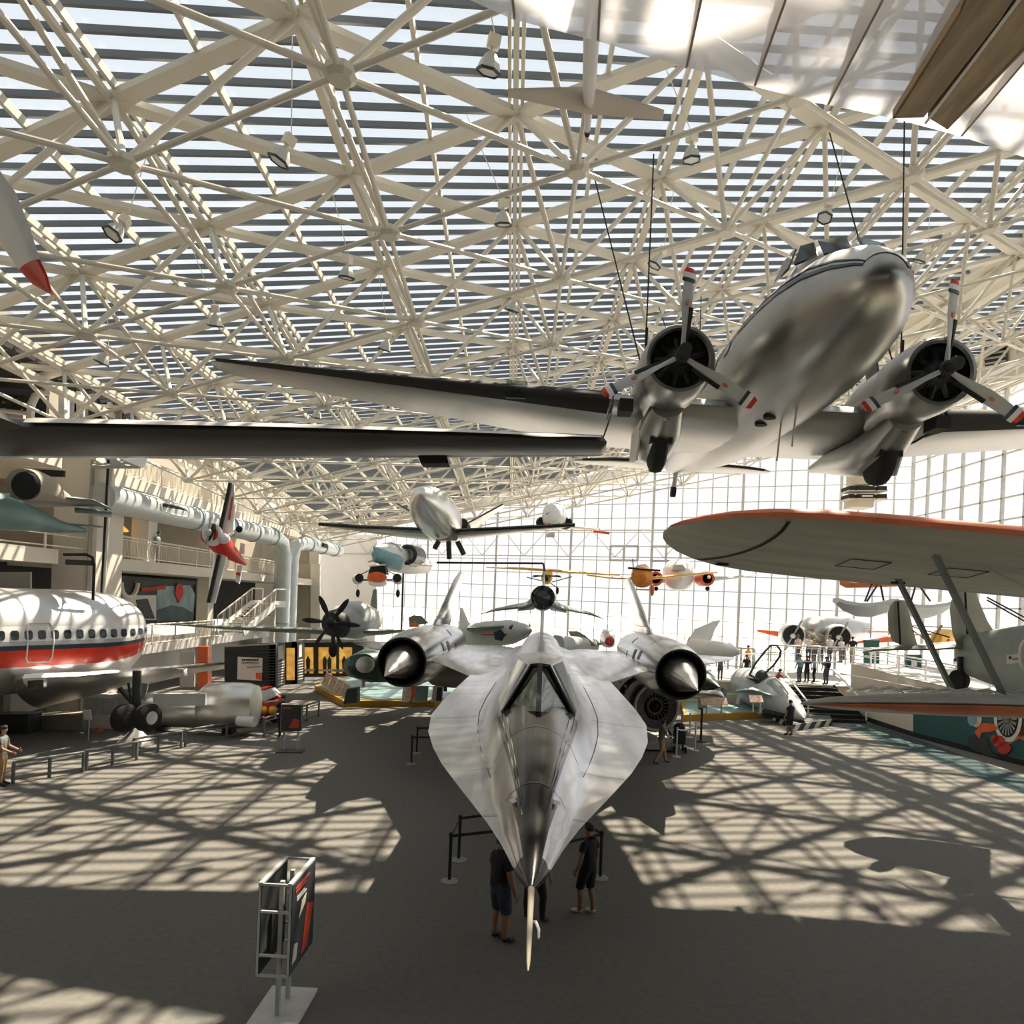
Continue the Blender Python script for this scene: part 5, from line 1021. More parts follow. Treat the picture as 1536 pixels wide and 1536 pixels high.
# ---------------------------------------------------------------- twin-engine silver plane on the ramp
PS[0]=1.16
t=thing('silver_twin','silver twin-engine plane with red-orange wing edges standing on the ramp behind the visitors','aircraft',P(1235,1000,44))
body('fuselage','polished_aluminium',t,[(1211,944,40.8,.1,.1),(1214,945,41,.5,.5),(1222,947,41.8,.9,.95),(1240,952,43.5,1.15,1.2),(1262,950,46,1.05,1.1),(1300,943,52,.4,.5)],24); plate('cockpit','silver_fabric',t,42.2,[(1228,939),(1232,933),(1252,936),(1256,944)],1.0,flat=False)
for q in ([(1231,938),(1233,934),(1240,935),(1240,939)],[(1241,939),(1241,935),(1247,936),(1248,940)],[(1249,940),(1249,936.5),(1253,938),(1254,943)]): plate('cockpit_window','window_dark',t,42.05,q,.1)
for px,py,Y in((1190,953,40.6),(1259,955,40.2)):
    e=ringd('engine_cowl','satin_aluminium',t,px,py,Y,(.25,1,.0),[(.05,.6),(0,.66),(.1,.72),(1.2,.72),(2.6,.45)]); m=MB(); m.lathe(P(px,py,Y+.1),(.25,1,0),[(0,0),(0,.7)],20); m.build('engine_face','kiosk_dark',e); a=math.radians(62); props(e,px-1,py+1,Y-.15,(-.2,-1,0),1.1,.17,[a,a+math.pi],'bench_grey','silver_fabric',.14)
    rod('landing_gear','dark_steel',t,[(px+6,962,Y+.6),(px+8,990,Y+.6)],.1)
wing('wing','satin_aluminium',t,[(1215,957,42,1218,962,45,.35),(1190,955,42,1192,958,44,.25),(1136,946,44,1137,947,45,.06)]); wing('wing','satin_aluminium',t,[(1262,961,42,1262,966,44.5,.35),(1300,960,42,1302,963,44,.25),(1352,956,43,1352,958,44,.1)])
m=MB()
for st in ([(1136,946,43.9),(1160,949.5,43),(1186,954,41.9)],[(1284,963,41.8),(1310,960.5,41.9),(1340,957.5,42.6)]): m.tube([P(*p) for p in st],[.08,.2,.27],8)
m.build('orange_leading_edge','orange_paint',t); plate('tailplane','white_paint',t,50,[(1290,946),(1296,944.5),(1340,947),(1336,950),(1300,951)],.4); plate('tail_stripe','dull_orange',t,49.9,[(1290,945.5),(1340,947),(1340,948.5),(1292,947)],.1)
PS[0]=1.0
# floatplane
t=T('float_plane','red open-frame plane on two grey floats hanging before the glass','aircraft',1340,905,37)
b=body('fuselage','dull_orange',t,[(1259,872,37.5,.1,.2),(1268,871,37.4,.3,.4),(1300,870,37,.45,.42),(1340,869,36.6,.4,.4),(1376,871,36.2,.25,.2)]); plate('side_panel','peach',b,36.5,[(1273,866),(1282,864),(1292,866),(1293,872),(1283,875),(1274,873)],.1)
for px0,px1,py,Y in((1253,1342,910,36),(1340,1424,912,37.5)):
    m=MB(); R=[]
    for u,h,dz in((0,.12,.15),(.12,.42,.02),(.35,.68,-.1),(.6,.72,-.12),(.85,.55,-.02),(1,.3,.12)):
        c=P(px0+(px1-px0)*u,py,Y); R.append([c+V((0,x,z+dz)) for x,z in((-.35,.3),(.35,.3),(.38,.05),(0,-h),(-.38,.05))])
    R=[[V((p.x,p.y,r[0].z+(p.z-r[0].z)*.72)) for p in r] for r in R]; m.rings(R); m.build('float','jet_grey',t)
for a,c in (((1308,874),(1297,902)),((1318,874),(1300,902)),((1320,875),(1325,901)),((1374,875),(1366,902)),((1376,875),(1395,902))): rod('float_strut','dark_steel',t,[(*a,36.6),(*c,36.4)],.05)
# ---------------------------------------------------------------- hanging scoreboard-like loudspeaker box, vent, lamps
t=T('speaker_tower','beige hanging box with two rows of dark horn loudspeakers, before the glass corner','loudspeaker',1302,725,46)
plate('upper_box','beige_wall',t,46,[(1284,690),(1313,690),(1312,726),(1284,727)],1.4); plate('side_panel','white_paint',t,46.05,[(1313,690),(1322,688),(1322,722),(1312,726)],1.2); plate('lower_box','beige_wall',t,46,[(1281,748),(1311,749),(1310,761),(1280,760)],1.4)
for y in(729,741):
    for x0,x1 in((1274,1282),(1286,1312),(1317,1330)): 
        h=plate('horn','black_matte',t,45.8,[(x0,y),(x1,y),(x1,y+6),(x0,y+6)],1.2); plate('horn_rim','beige_wall',h,45.85,[(x0-1,y+6),(x1+1,y+6),(x1+1,y+8),(x0-1,y+8)],1.25)
plate('lower_horn_white','white_paint',t,45.75,[(1293,743),(1309,743),(1309,745),(1293,745)],.1)
t=T('wall_louver','black louvre grille high on the beige upper wall at the right','vent',1492,525,44)
XL_=31.55
def wx(px,py): return PX(px,py,XL_)
m=MB(); m.slab([wx(1474,507),wx(1508,502),wx(1511,545),wx(1478,550)],(-.05,0,0)); m.build('dark_opening','black_matte',t)
for i in range(6): m=MB(); a=lerp(wx(1474,507),wx(1478,550),(i+.5)/6); c=lerp(wx(1508,502),wx(1511,545),(i+.5)/6); m.beam(a-V((.1,0,0)),c-V((.1,0,0)),.05,.12); m.build('slat','taupe',t)
def lamp(first,px,py,tilt):
    r,w=unr(px,py); Y=H0*.84/(w-A_*r+B_); c=V((r*Y,Y,H+w*Y)); return c
LP=[(733,105,'nearest hexagonal lamp, above the cream cross plane'),(1037,238,'hexagonal lamp under the white film wing, right of the boom tip'),(419,240,'hexagonal lamp left of the hall centre, high up near the big chords'),(170,350,'hexagonal lamp at the left, above the white-and-red blade level'),(755,335,'hexagonal lamp straight below the cream cross plane'),(520,415,'hexagonal lamp above the left wing of the propeller airliner'),(982,397,'hexagonal lamp just left of the airliner propeller tip'),(768,465,'small hexagonal lamp over the middle of the airliner left wing'),(1237,326,'hexagonal lamp right above the airliner cockpit'),(323,487,'hexagonal lamp above the tip of the airliner left wing'),(153,543,'hexagonal lamp over the glazed lift room'),(577,523,'small lamp directly above the dark boot of the airliner wing'),(1379,391,'small lamp between the airliner nose and the farther propeller'),(475,626,'tiny lamp seen between the two crossing wings'),(1300,395,'small lamp seen right behind the airliner nose')]
proto=None
for px,py,lab in LP[:14]:
    c=lamp(0,px,py,0)
    if proto is None:
        proto=thing('hanging_lamp','cream pendant with '+lab,'lamp',c,(.35,.1,.3),'hexagonal hall lamps under the roof')
        o=M.Translation(c)
        m=MB(); m.lathe((0,0,0),(0,0,1),[(-.02,.24),(.12,.2),(.26,.12),(.3,.06)],6); s_=m.build('reflector','lamp_grey',None); s_.parent=proto
        m=MB(); m.lathe((0,0,-.03),(0,0,1),[(-.02,.2),(.0,.21)],6); l_=m.build('lens','lens_grey',None); l_.parent=s_
        m=MB(); m.lathe((0,0,-.035),(0,0,1),[(-.03,.215),(-.03,.255),(.02,.255),(.02,.215)],6,False); l_=m.build('rim','dark_steel',None); l_.parent=s_
        m=MB(); m.box((0,0,.48),(.24,.2,.22)); b_=m.build('ballast_box','rail_paint',None); b_.parent=proto
        m=MB(); m.tube([(0,0,.3),(0,0,.4)],.05,8); b_=m.build('stem','rail_paint',None); b_.parent=proto
        m=MB(); m.tube([(0,0,.58),(-.9,.4,2.6)],.012,5); b_=m.build('cable','rail_paint',None); b_.parent=proto
        lab0=lab; proto['label']='pendant: '+lab
    else: dup(proto,c,(random.uniform(.1,.5),random.uniform(-.3,.3),random.uniform(0,2)),lab)
proto['label']=LP[0][2]
# ---------------------------------------------------------------- floor exhibits
# black jet engine on a stand
c=F(972,1112); c.y+=1.0; t=thing('jet_engine','large black round jet engine on a stand beside the silver jet','engine',c)
ex=P(984,1060,28.2); ax=V((-.22,1,0)).normalized()
m=MB(); m.lathe(ex,ax,[(0,.55),(-.05,.98),(.05,1.06),(.4,1.1),(1.4,1.02),(1.5,1.14),(2.4,1.1),(4.5,1.0)],30,False); en=m.build('engine_case','engine_dark',t)
m=MB(); m.lathe(ex,ax,[(.25,0),(.25,.95)],30); m.build('inlet_face','black_matte',en)
m=MB(); m.lathe(ex,ax,[(.12,.26),(.05,.32),(.12,.38),(.25,.36)],24,False); m.build('inner_ring','brass',en)
m=MB(); m.lathe(ex,ax,[(-.1,0),(0,.12),(.2,.2),(.3,.22)],18); m.build('nose_bullet','engine_dark',en)
m=MB(); m.lathe(ex,ax,[(-.07,.9),(-.1,.98),(-.04,1.03)],30,False); m.build('outer_rim','bench_grey',en)
for k in range(20):
    a=2*math.pi*k/20; d=V((math.cos(a),0,math.sin(a))); m=MB(); m.beam(ex+d*.36+ax*.15,ex+d*.93+ax*.15,.04,.12,ax); m.build('inlet_vane','dark_steel',en)
for k in range(14):
    a=random.uniform(.1,math.pi-.1); y=random.uniform(.5,3.6); d=V((math.cos(a),0,math.sin(a))); m=MB(); p=ex+ax*y+d*1.04; m.tube([p,p+ax*random.uniform(.3,.9),p+ax*.9+V((0,0,.1))-d*.02],random.uniform(.03,.08),7); m.build('pipe','engine_dark' if k%3 else 'bench_grey',en)
for s in(-.9,.9): m=MB(); b0=ex+V((s,.8,0)); m.beam((b0.x,b0.y,.05),(b0.x-s*.25,b0.y,ex.z-.6),.12,.12); m.beam((b0.x,b0.y+2.6,.05),(b0.x-s*.25,b0.y+2.6,ex.z-.6),.12,.12); m.build('stand_leg','dark_steel',t)
m=MB(); m.box((ex.x-.2,ex.y+1.8,.22),(2.4,4.2,.3)); m.build('stand_base','bench_grey',t)
# stanchions
def stanchion(px,py,lab,h=1.0,mt='black_matte',base='bench_grey',grp=None,py0=None):
    c=F(px,py); t=thing('stanchion',lab,'stanchion',c,(0,0,0),grp); m=MB(); m.lathe(c,(0,0,1),[(0,.18),(.02,.18),(.05,.06)],20); m.build('base',base,t); m=MB(); m.tube([c+V((0,0,.03)),c+V((0,0,h))],.035,10); m.build('post',mt,t); m=MB(); m.lathe(c+V((0,0,h-.08)),(0,0,1),[(0,.045),(.1,.045)],10); m.build('head',mt,t); return c
G1='black belt stanchions around the silver jet nose'
a=stanchion(674,1322,'black belt stanchion nearest the camera on the left of the jet nose',1.0,grp=G1); b=stanchion(688,1290,'second black belt stanchion left of the jet nose, just behind the nearest one',1.0,grp=G1); c=stanchion(900,1317,'black belt stanchion behind the boy in black',1.0,grp=G1)
d=stanchion(617,1146,'black belt stanchion farther back beside the left chine, nearer of two',1.0,grp=G1); e=stanchion(625,1130,'black belt stanchion farther back beside the left chine, farther of two',1.0,grp=G1)
def belt(p,q,lab,z=.95,mt='black_matte',sag=0,grp='retractable barrier belts'):
    p=V(p)+V((0,0,z));q=V(q)+V((0,0,z)); m=MB(); R=[]
    for i in range(9): u=i/8; x=lerp(p,q,u)-V((0,0,sag*4*u*(1-u))); R.append([x+V((0,0,.03)),x-V((0,0,.03))])
    n=len(R); m.add([v for r in R for v in r]+[v+V((0,.006,0)) for r in R for v in r],[(2*i,2*i+1,2*i+3,2*i+2) for i in range(n-1)]+[(2*n+2*i+2,2*n+2*i+3,2*n+2*i+1,2*n+2*i) for i in range(n-1)]); tag(m.build('barrier_belt',mt),lab,'barrier belt',grp)
belt(a,F(720,1330)+V((1.6,1.2,0)),'black belt running from the nearest stanchion under the jet nose'); belt(a,b,'short black belt joining the two stanchions left of the jet nose'); belt(b,b+V((1.8,.9,0)),'black belt running from the rear left stanchion under the chine'); belt(c,c-V((1.6,1.2,0)),'black belt running from behind the boy toward the jet nose'); belt(c,c+V((-.9,2.2,0)),'black belt running back from the stanchion behind the boy'); belt(d,d+V((1.5,.3,0)),'black belt of the nearer stanchion beside the left chine'); belt(e,e+V((1.5,.6,0)),'black belt of the farther stanchion beside the left chine')
G2='silver stanchions by the black engine'
q1=stanchion(1014,1135,'silver stanchion in front of the pushchair',1.15,'silver_fabric','silver_fabric',G2); q2=stanchion(1042,1126,'silver stanchion with a round base right of the pushchair',1.15,'silver_fabric','silver_fabric',G2); q3=stanchion(1034,1106,'silver stanchion farther back beside the black engine',1.1,'silver_fabric','silver_fabric',G2); q4=stanchion(1022,1102,'brass-toned stanchion farthest back beside the black engine',1.1,'brass','bench_grey',G2)
m=MB(); m.tube([lerp(q1,q2,u)+V((0,0,1.1-.5*u*(1-u))) for u in [i/8 for i in range(9)]],.02,6); tag(m.build('barrier_rope','paper'),'pale rope hung between the two silver stanchions','rope')
c=F(1051,1112); t=thing('info_post','tall black pole sign beside the silver stanchions','sign',c); m=MB(); m.tube([c,c+V((0,0,1.9))],.05,8); m.build('pole','black_matte',t); m=MB(); m.lathe(c,(0,0,1),[(0,.25),(.03,.25),(.06,.05)],16); m.build('base','dark_steel',t); m=MB(); m.box(c+V((0,-.05,1.75)),(.42,.05,.5)); m.build('panel','bench_grey',t)
# sign stands
def signstand(name,lab,base,ang,bw,bd,h0,h1,pw,gap,posts):
    t=thing(name,lab,'sign stand',base,(0,0,ang)); R=M.Rotation(ang,3,'Z'); B=V(base)
    def L(x,y,z): return B+R@V((x,y,z))
    def bx(nm,c,d,mt,par=None): m=MB(); m.box(L(*c),d,R); return m.build(nm,mt,par or t,False)
    bx('base_plate',(0,0,.02),(bw,bd,.04),posts[1]); 
    for x in posts[0]: m=MB(); m.beam(L(x,0,.04),L(x,0,h1-.05),.06,.06,R@V((0,1,0))); m.build('post','sign_frame',t,False)
    P_=[]
    for s in(-1,1): P_.append(bx('sign_panel',(0,s*gap/2,(h0+h1)/2),(pw,.05,h1-h0),'sign_dark')) ; bx('panel_edge',(0,s*gap/2-s*.012,h1+.01),(pw+.02,.06,.03),'sign_frame',P_[-1])
    for x in(-pw/2,pw/2):
        m=MB()
        for z in(h0,h0+.22*(h1-h0),h0+.7*(h1-h0),h1): m.beam(L(x,-gap/2,z),L(x,gap/2,z),.03,.03)
        for s in(-1,1): m.beam(L(x,s*gap/2,h0),L(x,s*gap/2,h1),.03,.03,R@V((0,1,0)))
        m.build('side_frame','sign_frame',t,False)
    return t,L,P_,R
# near stand: panels run away from the camera
b0=F(425,1512); t,L,Pn,R=signstand('sign_stand','tall two-sided exhibit sign on a pale base plate, nearest the camera',b0,math.radians(88),.95,.68,.72,1.95,.95,.42,((-.22,.18),'stone_pale'))
for nm,q,mt in (('red_picture',[(-.05,.8),(.2,.8),(.42,1.35),(.12,1.45)],'sign_red'),('white_picture',[(-.2,1.38),(.05,1.5),(.1,1.62),(-.1,1.58)],'paper'),('grey_picture',[(-.42,.85),(-.25,.85),(-.2,1.05),(-.36,1.1)],'bench_grey')):
    m=MB(); n_=R@V((0,-1,0)); m.slab([L(x,-.21-.027,z) for x,z in q],n_*.004); m.build(nm,mt,Pn[0],False)
for z,x0,x1,mt in ((1.84,-.36,.2,'sign_red'),(1.79,-.36,.05,'sign_red'),(1.7,-.3,0,'paper'),(1.66,-.3,.08,'paper')):
    m=MB(); n_=R@V((0,-1,0)); m.slab([L(x0,-.238,z),L(x1,-.238,z),L(x1,-.238,z+.03),L(x0,-.238,z+.03)],n_*.003); m.build('title_line',mt,Pn[0],False)
b1=F(436,1127); t,L,Pn,R=signstand('sign_stand','dark exhibit sign with red title, in front of the silver body section',b1,math.radians(8),.95,.6,.78,1.75,.72,.22,((-.24,.24),'kiosk_dark'))
m=MB(); m.slab([L(-.32,-.137,1.6),L(.0,-.137,1.6),L(.0,-.137,1.66),L(-.32,-.137,1.66)],R@V((0,-.003,0))); m.build('title_line','sign_red',Pn[0],False); m=MB(); m.slab([L(x,-.136,z) for x,z in((-.1,.9),(.3,.9),(.3,1.2),(.1,1.25))],R@V((0,-.004,0))); m.build('red_picture','sign_red',Pn[0],False)
# silver fuselage section behind the wheels
PS[0]=1.1
t=TF('fuselage_section','cut-open silver aircraft body section lying behind the airliner wheels','aircraft',300,1096)
m=MB(); R_=[ell(P(px,py,Y),.7*r,.38,24,a=(0,1,0),bot=r) for px,py,Y,r in((226,1059,25.5,.8),(250,1060,25.5,.84),(312,1060,25.4,.88))]
m.rings(R_); m.build('lower_hull','satin_aluminium',t)
m=MB(); R_=[]
for px,py,Y,r in((304,1060,25.4,.78),(312,1058,25.4,.92),(345,1058,25.3,.94),(372,1058,25.3,.92),(384,1059,25.3,.84)):
    c=P(px,py,Y); R_.append(ell(c,r*.85,r,26,a=(0,1,0),e=2.3))
m.rings(R_); m.build('barrel','satin_aluminium',t); plate('side_panel','jet_grey',t,24.35,[(230,1041),(308,1040),(308,1058),(230,1060)],.15)
m=MB(); m.lathe(P(357,1081,24.6),(1,-.1,0),[(0,.2),(.7,.2)],14); m.build('white_nozzle','white_paint',t)
for px in(240,340): m=MB(); c=P(px,1086,25.4); m.box((c.x,c.y+.3,c.z/2),(.4,.5,c.z)); m.build('cradle','dark_steel',t)
# roadable red car
PS[0]=1.22
t=TF('red_flying_car','small red and white flying car with yellow lights behind the dark exhibit sign','car',402,1080)
body('body','red_paint',t,[(384,1060,24.8,.5,.35),(390,1058,24.8,.62,.5),(405,1058,24.8,.62,.5),(420,1062,24.8,.45,.35)],e=3); plate('windscreen','silver_fabric',t,24.1,[(380,1050),(388,1036),(402,1035),(412,1045),(396,1052)],.9,flat=False); plate('roof','red_paint',t,24.1,[(378,1040),(386,1033),(398,1033),(392,1038)],.9)
for px in(396,409): ball('headlamp','yellow_paint',t,px,1065,24.1,.15)
for px in(390,414): m=MB(); c=P(px,1074,24.6); m.lathe(c,(0,1,0),[(-.1,.15),(-.1,.3),(.1,.3),(.1,.15)],18); m.build('wheel','rubber',t)
plate('white_stripe','white_paint',t,24.2,[(386,1053),(418,1049),(418,1051),(386,1056)],.05)
PS[0]=1.0
t2=railing(F(396,1105),F(478,1075),'low grey rail around the red flying car, by the dark exhibit sign',.75,5,0,'railing','low barrier rails','rail_grey')
for a_,b_,lab in (((20,1175),(125,1158),'low grey barrier frame at the left edge beside the standing visitor'),((130,1156),(205,1140),'low grey barrier frame under the airliner, left of the wheels'),((200,1135),(272,1122),'low grey barrier frame right of the airliner wheels'),((278,1120),(395,1098),'long low grey barrier frame in front of the silver body section')):
    railing(F(*a_),F(*b_),lab,.62,3,0,'railing','low barrier rails','rail_grey')
# kiosks
def kiosk(name,lab,q,h,Y0,sg):
    pass
t=TF('exhibit_kiosk','dark slatted kiosk with a cream and red poster on its front, nearer of two','kiosk',376,1042)
Yk=32.5
plate('front_wall','kiosk_dark',t,Yk,[(337,1038),(414,1034),(414,967),(337,970)],.3); plate('side_wall','kiosk_dark',t,Yk,[(414,1034,Yk),(428,1027,35),(428,964,35),(414,967,Yk)],dirv=(-.3,0,0)); plate('roof_edge','bench_grey',t,Yk-.05,[(336,971),(415,967),(415,965),(336,969)],.1)
for i in range(14): y=976+i*4.2; m=MB(); m.beam(P(337,y,Yk-.03),P(414,y-2,Yk-.03),.03,.05); m.build('slat','dark_steel',t)
po=plate('poster','paper',t,Yk-.1,[(356,1019),(393,1021),(394,987),(357,985)],.03); plate('poster_red_square','orange_paint',po,Yk-.14,[(384,1018),(393,1019),(393,1009),(384,1009)],.02); 
for i in range(9): plate('poster_letter','kiosk_dark',po,Yk-.14,[(363+i*2.8,991),(365+i*2.8,991),(365+i*2.8,988.5),(363+i*2.8,988.5)],.02)
plate('poster_title_line','taupe',po,Yk-.14,[(363,995.5),(388,995.5),(388,993),(363,993)],.02); plate('poster_text_line','bench_grey',po,Yk-.14,[(370,1002),(392,1000.5),(392,998.5),(370,1000)],.02)
for i in range(9): y=994+i*4; m=MB(); m.beam(P(416,y+1,Yk+.3),P(427,y-2,34.9),.03,.05); m.build('side_slat','paper',t)
m=MB(); m.slab([P(417,990,32.8),P(425,987,34.6),P(425,967,34.6),P(417,970,32.8)],(.02,0,0)); m.build('side_sign','paper',t)
t=TF('exhibit_kiosk','dark slatted kiosk standing behind the one with the cream and red poster','kiosk',440,1030)
plate('front_wall','kiosk_dark',t,36,[(428,1027),(446,1026),(446,963),(388,965),(388,968)],.3); plate('side_wall','kiosk_dark',t,36,[(446,1026,36),(457,1022,38.5),(457,961,38.5),(446,963,36)],dirv=(-.3,0,0)); plate('amber_window','amber_light',t,35.95,[(430,1020),(442,1020),(442,972),(430,972)],.05)
for i in range(8): y=990+i*4; m=MB(); m.beam(P(447,y+1,36.1),P(456,y-1,38.4),.03,.05); m.build('side_slat','paper',t)
m=MB(); m.slab([P(448,986,36.3),P(455,984,38.3),P(455,966,38.3),P(448,968,36.3)],(.02,0,0)); m.build('side_sign','paper',t)
t=TF('amber_shop','dark shop front with glowing amber windows between the kiosks and the silver jet','shop',500,1024)
plate('facade','kiosk_dark',t,40,[(446,1016),(545,1014),(545,962),(446,963)],.4)
for x0,x1 in((456,470),(478,504),(509,528)): plate('amber_window','amber_light',t,39.9,[(x0,1010),(x1,1010),(x1,971),(x0,971)],.05); plate('counter','peach',t,39.6,[(x0,1007),(x1,1007),(x1,1004),(x0,1004)],.3)
for px in(462,487,494,516): plate('display_figure','kiosk_dark',t,39.7,[(px-2,1010),(px+2,1010),(px+3,990),(px,984),(px-3,990)],.1)
plate('shop_roof','bench_grey',t,39.5,[(446,964),(545,963),(545,959),(446,960)],1.0)
t=TF('orange_cabinet','orange upright cabinet by the white ground-floor wall','cabinet',305,1035); plate('cabinet_body','orange_paint',t,37,[(296,1030),(312,1030),(312,970),(297,970)],.5); plate('dark_slot','kiosk_dark',t,36.9,[(299,994),(309,994),(309,1008),(299,1008)],.05)
m=MB(); m.slab([P(270,1030,38),P(292,1030,38),P(292,978,38),P(270,978,38)],(0,.1,0)); struct('door_3',m,'jet_grey')
# gold edged display islands
def island(lab,pts,h,mt='gold_base'):
    t=thing('display_island',lab,'display platform',F(*pts[0])); q=[F(*p) for p in pts]; m=MB(); m.slab(q,(0,0,h)); m.build('plinth',mt,t,False); m=MB(); cc=sum(q,V())/len(q); m.slab([lerp(p,cc,.06)+V((0,0,h)) for p in q],(0,0,.02)); m.build('top','teal_paint',t,False); return t
island('gold-edged display island under the left engine of the silver jet',[(472,1036),(515,1060),(652,1060),(680,1056),(690,1035),(540,1018)],.32)
island('gold-edged display island beyond the black engine',[(1024,1082),(1146,1077),(1165,1068),(1150,1063),(1022,1058)],.34)
t=TF('gallery_panels','slanted row of peach picture panels along the gold-edged island','panel',505,1040)
for i in range(5):
    x=482+i*9; y=1020+i*5.4; plate('picture_panel','peach',t,29-i*.35,[(x,y+6),(x+8,y+11),(x+16,y-8),(x+8,y-12)],.05)
plate('panel_back','kiosk_dark',t,27.2,[(515,1056),(536,1054),(536,1032),(520,1034)],.5)
for lab,px,Y,fr,im in (('red and green picture board leaning under the left engine of the silver jet',628,27,'sign_frame','teal_paint'),('pale picture board beside the red and green one',655,27.2,'paper','kiosk_dark'),('small cream leaflet board left of the red and green picture board',610,27,'paper','peach')):
    t=T('picture_board',lab,'board',px,1050,Y); w=13 if px==628 else 8; plate('board_face',fr,t,Y,[(px-w,1053),(px+w,1053),(px+w+2,1029),(px-w+3,1029)],.06); plate('picture',im,t,Y-.06,[(px-w+7,1051),(px+w-1,1051),(px+w,1031),(px-w+9,1031)],.02)
    if px==628: plate('red_strip','orange_paint',t,Y-.06,[(px-w+2,1046),(px-w+7,1046),(px-w+10,1029),(px-w+5,1029)],.02)
for lab,px,py,w,Y in (('pale slanted reading rail at the gold island beyond the black engine',1072,1056,20,27.8),('pale slanted reading rail in front of the opened cockpit',1135,1052,10,29)):
    t=T('reading_rail',lab,'sign',px,py,Y); plate('sign_face','peach',t,Y,[(px-w,py+2,Y),(px+w,py+2,Y),(px+w-3,py-8,Y+.3),(px-w-2,py-8,Y+.3)],dirv=(0,0,.04))
    for s in(-.6,.5): rod('leg','sign_frame',t,[(px+w*s,py,Y+.1),(px+w*s,py+16,Y+.1)],.04)
# opened jet cockpit on a striped base
PS[0]=1.26
t=TF('cockpit_display','grey fighter jet nose with raised canopy on a striped base, for visitors to sit in','cockpit exhibit',1170,1090)
body('nose','jet_grey',t,[(1206,1078,27.5,.03,.04),(1200,1073,28,.25,.26),(1185,1061,29,.5,.55),(1165,1047,30.2,.68,.8),(1140,1035,31.5,.8,.85),(1118,1026,33,.8,.8)],22)
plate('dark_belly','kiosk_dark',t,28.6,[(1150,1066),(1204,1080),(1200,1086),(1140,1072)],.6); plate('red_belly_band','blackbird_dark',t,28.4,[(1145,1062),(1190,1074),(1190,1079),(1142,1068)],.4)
wing('chine_wing','silver_fabric',t,[(1103,1036,30,1112,1040,31.5,.1),(1128,1034,30,1134,1040,31.5,.25),(1158,1043,29.3,1155,1045,30.5,.05)]); plate('wing_strut','jet_grey',t,30,[(1108,1040),(1112,1040),(1108,1056),(1104,1056)],.1)
m=MB(); a=P(1127,1010,31.2); b_=P(1163,975,30.6); d=(b_-a); R_=[]
for u,r in((0,.45),(.3,.5),(.7,.48),(1,.4)): c=a+d*u; R_.append([c+V((r*math.cos(x)*.8,-.2*math.sin(x),r*math.sin(x)*.55))+V((-.1,0,.1)) for x in [math.pi*k/8 for k in range(9)]])
m.rings(R_,False,False); cn=m.build('canopy_shell','canopy_glass',t)
q=[P(px,py,30.5) for px,py in((1124,1012),(1133,995),(1148,976),(1156,968),(1165,968),(1171,976),(1169,985),(1160,998),(1147,1010),(1138,1020))]; m=MB(); m.tube(q+[q[0]],.06,8,False); m.build('canopy_frame','kiosk_dark',cn)
plate('cockpit_opening','black_matte',t,30.6,[(1122,1017),(1140,1020),(1152,1030),(1140,1026)],.8); ball('seat','kiosk_dark',t,1142,1020,30.8,.4,(.8,.8,1.2)); 
m=MB(); q=[P(px,py,28.9) for px,py in((1148,1024),(1152,1019),(1162,1017),(1170,1024),(1182,1040),(1178,1046))]; m.tube(q,.05,8); m.build('windscreen_frame','paper',t); plate('windscreen','canopy_glass',t,29,[(1150,1024),(1162,1018),(1182,1042),(1172,1044)],.3,flat=False)
bs=[F(1140,1068),F(1174,1086),F(1186,1097),F(1248,1088),F(1240,1076),F(1180,1062)]; m=MB(); m.slab(bs,(0,0,.32)); m.build('base','kiosk_dark',t,False)
def stripes(a,c,n):
    for i in range(n):
        u0=(i+.1)/n;u1=(i+.55)/n; n_=(c-a).cross(V((0,0,1))).normalized(); n_=-n_ if n_.y>0 else n_; m=MB(); m.slab([lerp(a,c,u0)+n_*.01,lerp(a,c,u1)+n_*.01,lerp(a,c,u1+.35/n)+V((0,0,.32))+n_*.01,lerp(a,c,u0+.35/n)+V((0,0,.32))+n_*.01],n_*.01); m.build('warning_stripe','stone_pale',t,False)
stripes(bs[0],bs[2],5); stripes(bs[2],bs[3],4)
PS[0]=1.0
# counters and furniture under the airliner
t=TF('service_counter','long grey-beige counter under the striped airliner','counter',85,1105); plate('counter_front','bench_grey',t,27.5,[(40,1103),(124,1101),(124,1075),(40,1077)],.8); plate('counter_top','taupe',t,27.4,[(38,1077),(126,1075),(126,1072),(38,1074)],1.0)
t=TF('dark_cabinet','black cabinet at the left edge under the striped airliner','cabinet',30,1112); plate('cabinet_body','kiosk_dark',t,26.5,[(-20,1112),(42,1108),(42,1073),(-20,1075)],.8); plate('cabinet_top','black_gloss',t,26.4,[(-20,1075),(42,1073),(42,1071),(-20,1073)],.9)
m=MB(); m.slab([P(124,1103,28),P(232,1096,28),P(232,1040,28),P(124,1042,28)],(0,.2,0)); struct('wall_kiosk',m,'white_wall')
m=MB()
for x0,x1 in((127,146),(152,170),(176,200)): m.slab([P(x0,1072,27.9),P(x1,1072,27.9),P(x1,1047,27.9),P(x0,1047,27.9)],(0,.05,0))
struct('window_4',m,'jet_grey')
c=F(133,1112); t=thing('brochure_stand','thin metal stand with a white notice in front of the counter','sign',c); m=MB(); m.tube([c,c+V((0,0,.85))],.025,8); m.build('pole','sign_frame',t); m=MB(); m.box(c+V((-.08,0,1.0)),(.3,.04,.4),M.Rotation(.3,3,'X')); m.build('notice','paper',t)
t=TF('terracotta_box','terracotta box on the floor beside the counter','box',143,1104); plate('box_body','dull_orange',t,27.3,[(137,1105),(148,1105),(148,1094),(137,1094)],.4)
t=TF('pushchair','black pushchair beside the walking visitor at the engine','pushchair',1018,1130); c=F(1018,1128); 
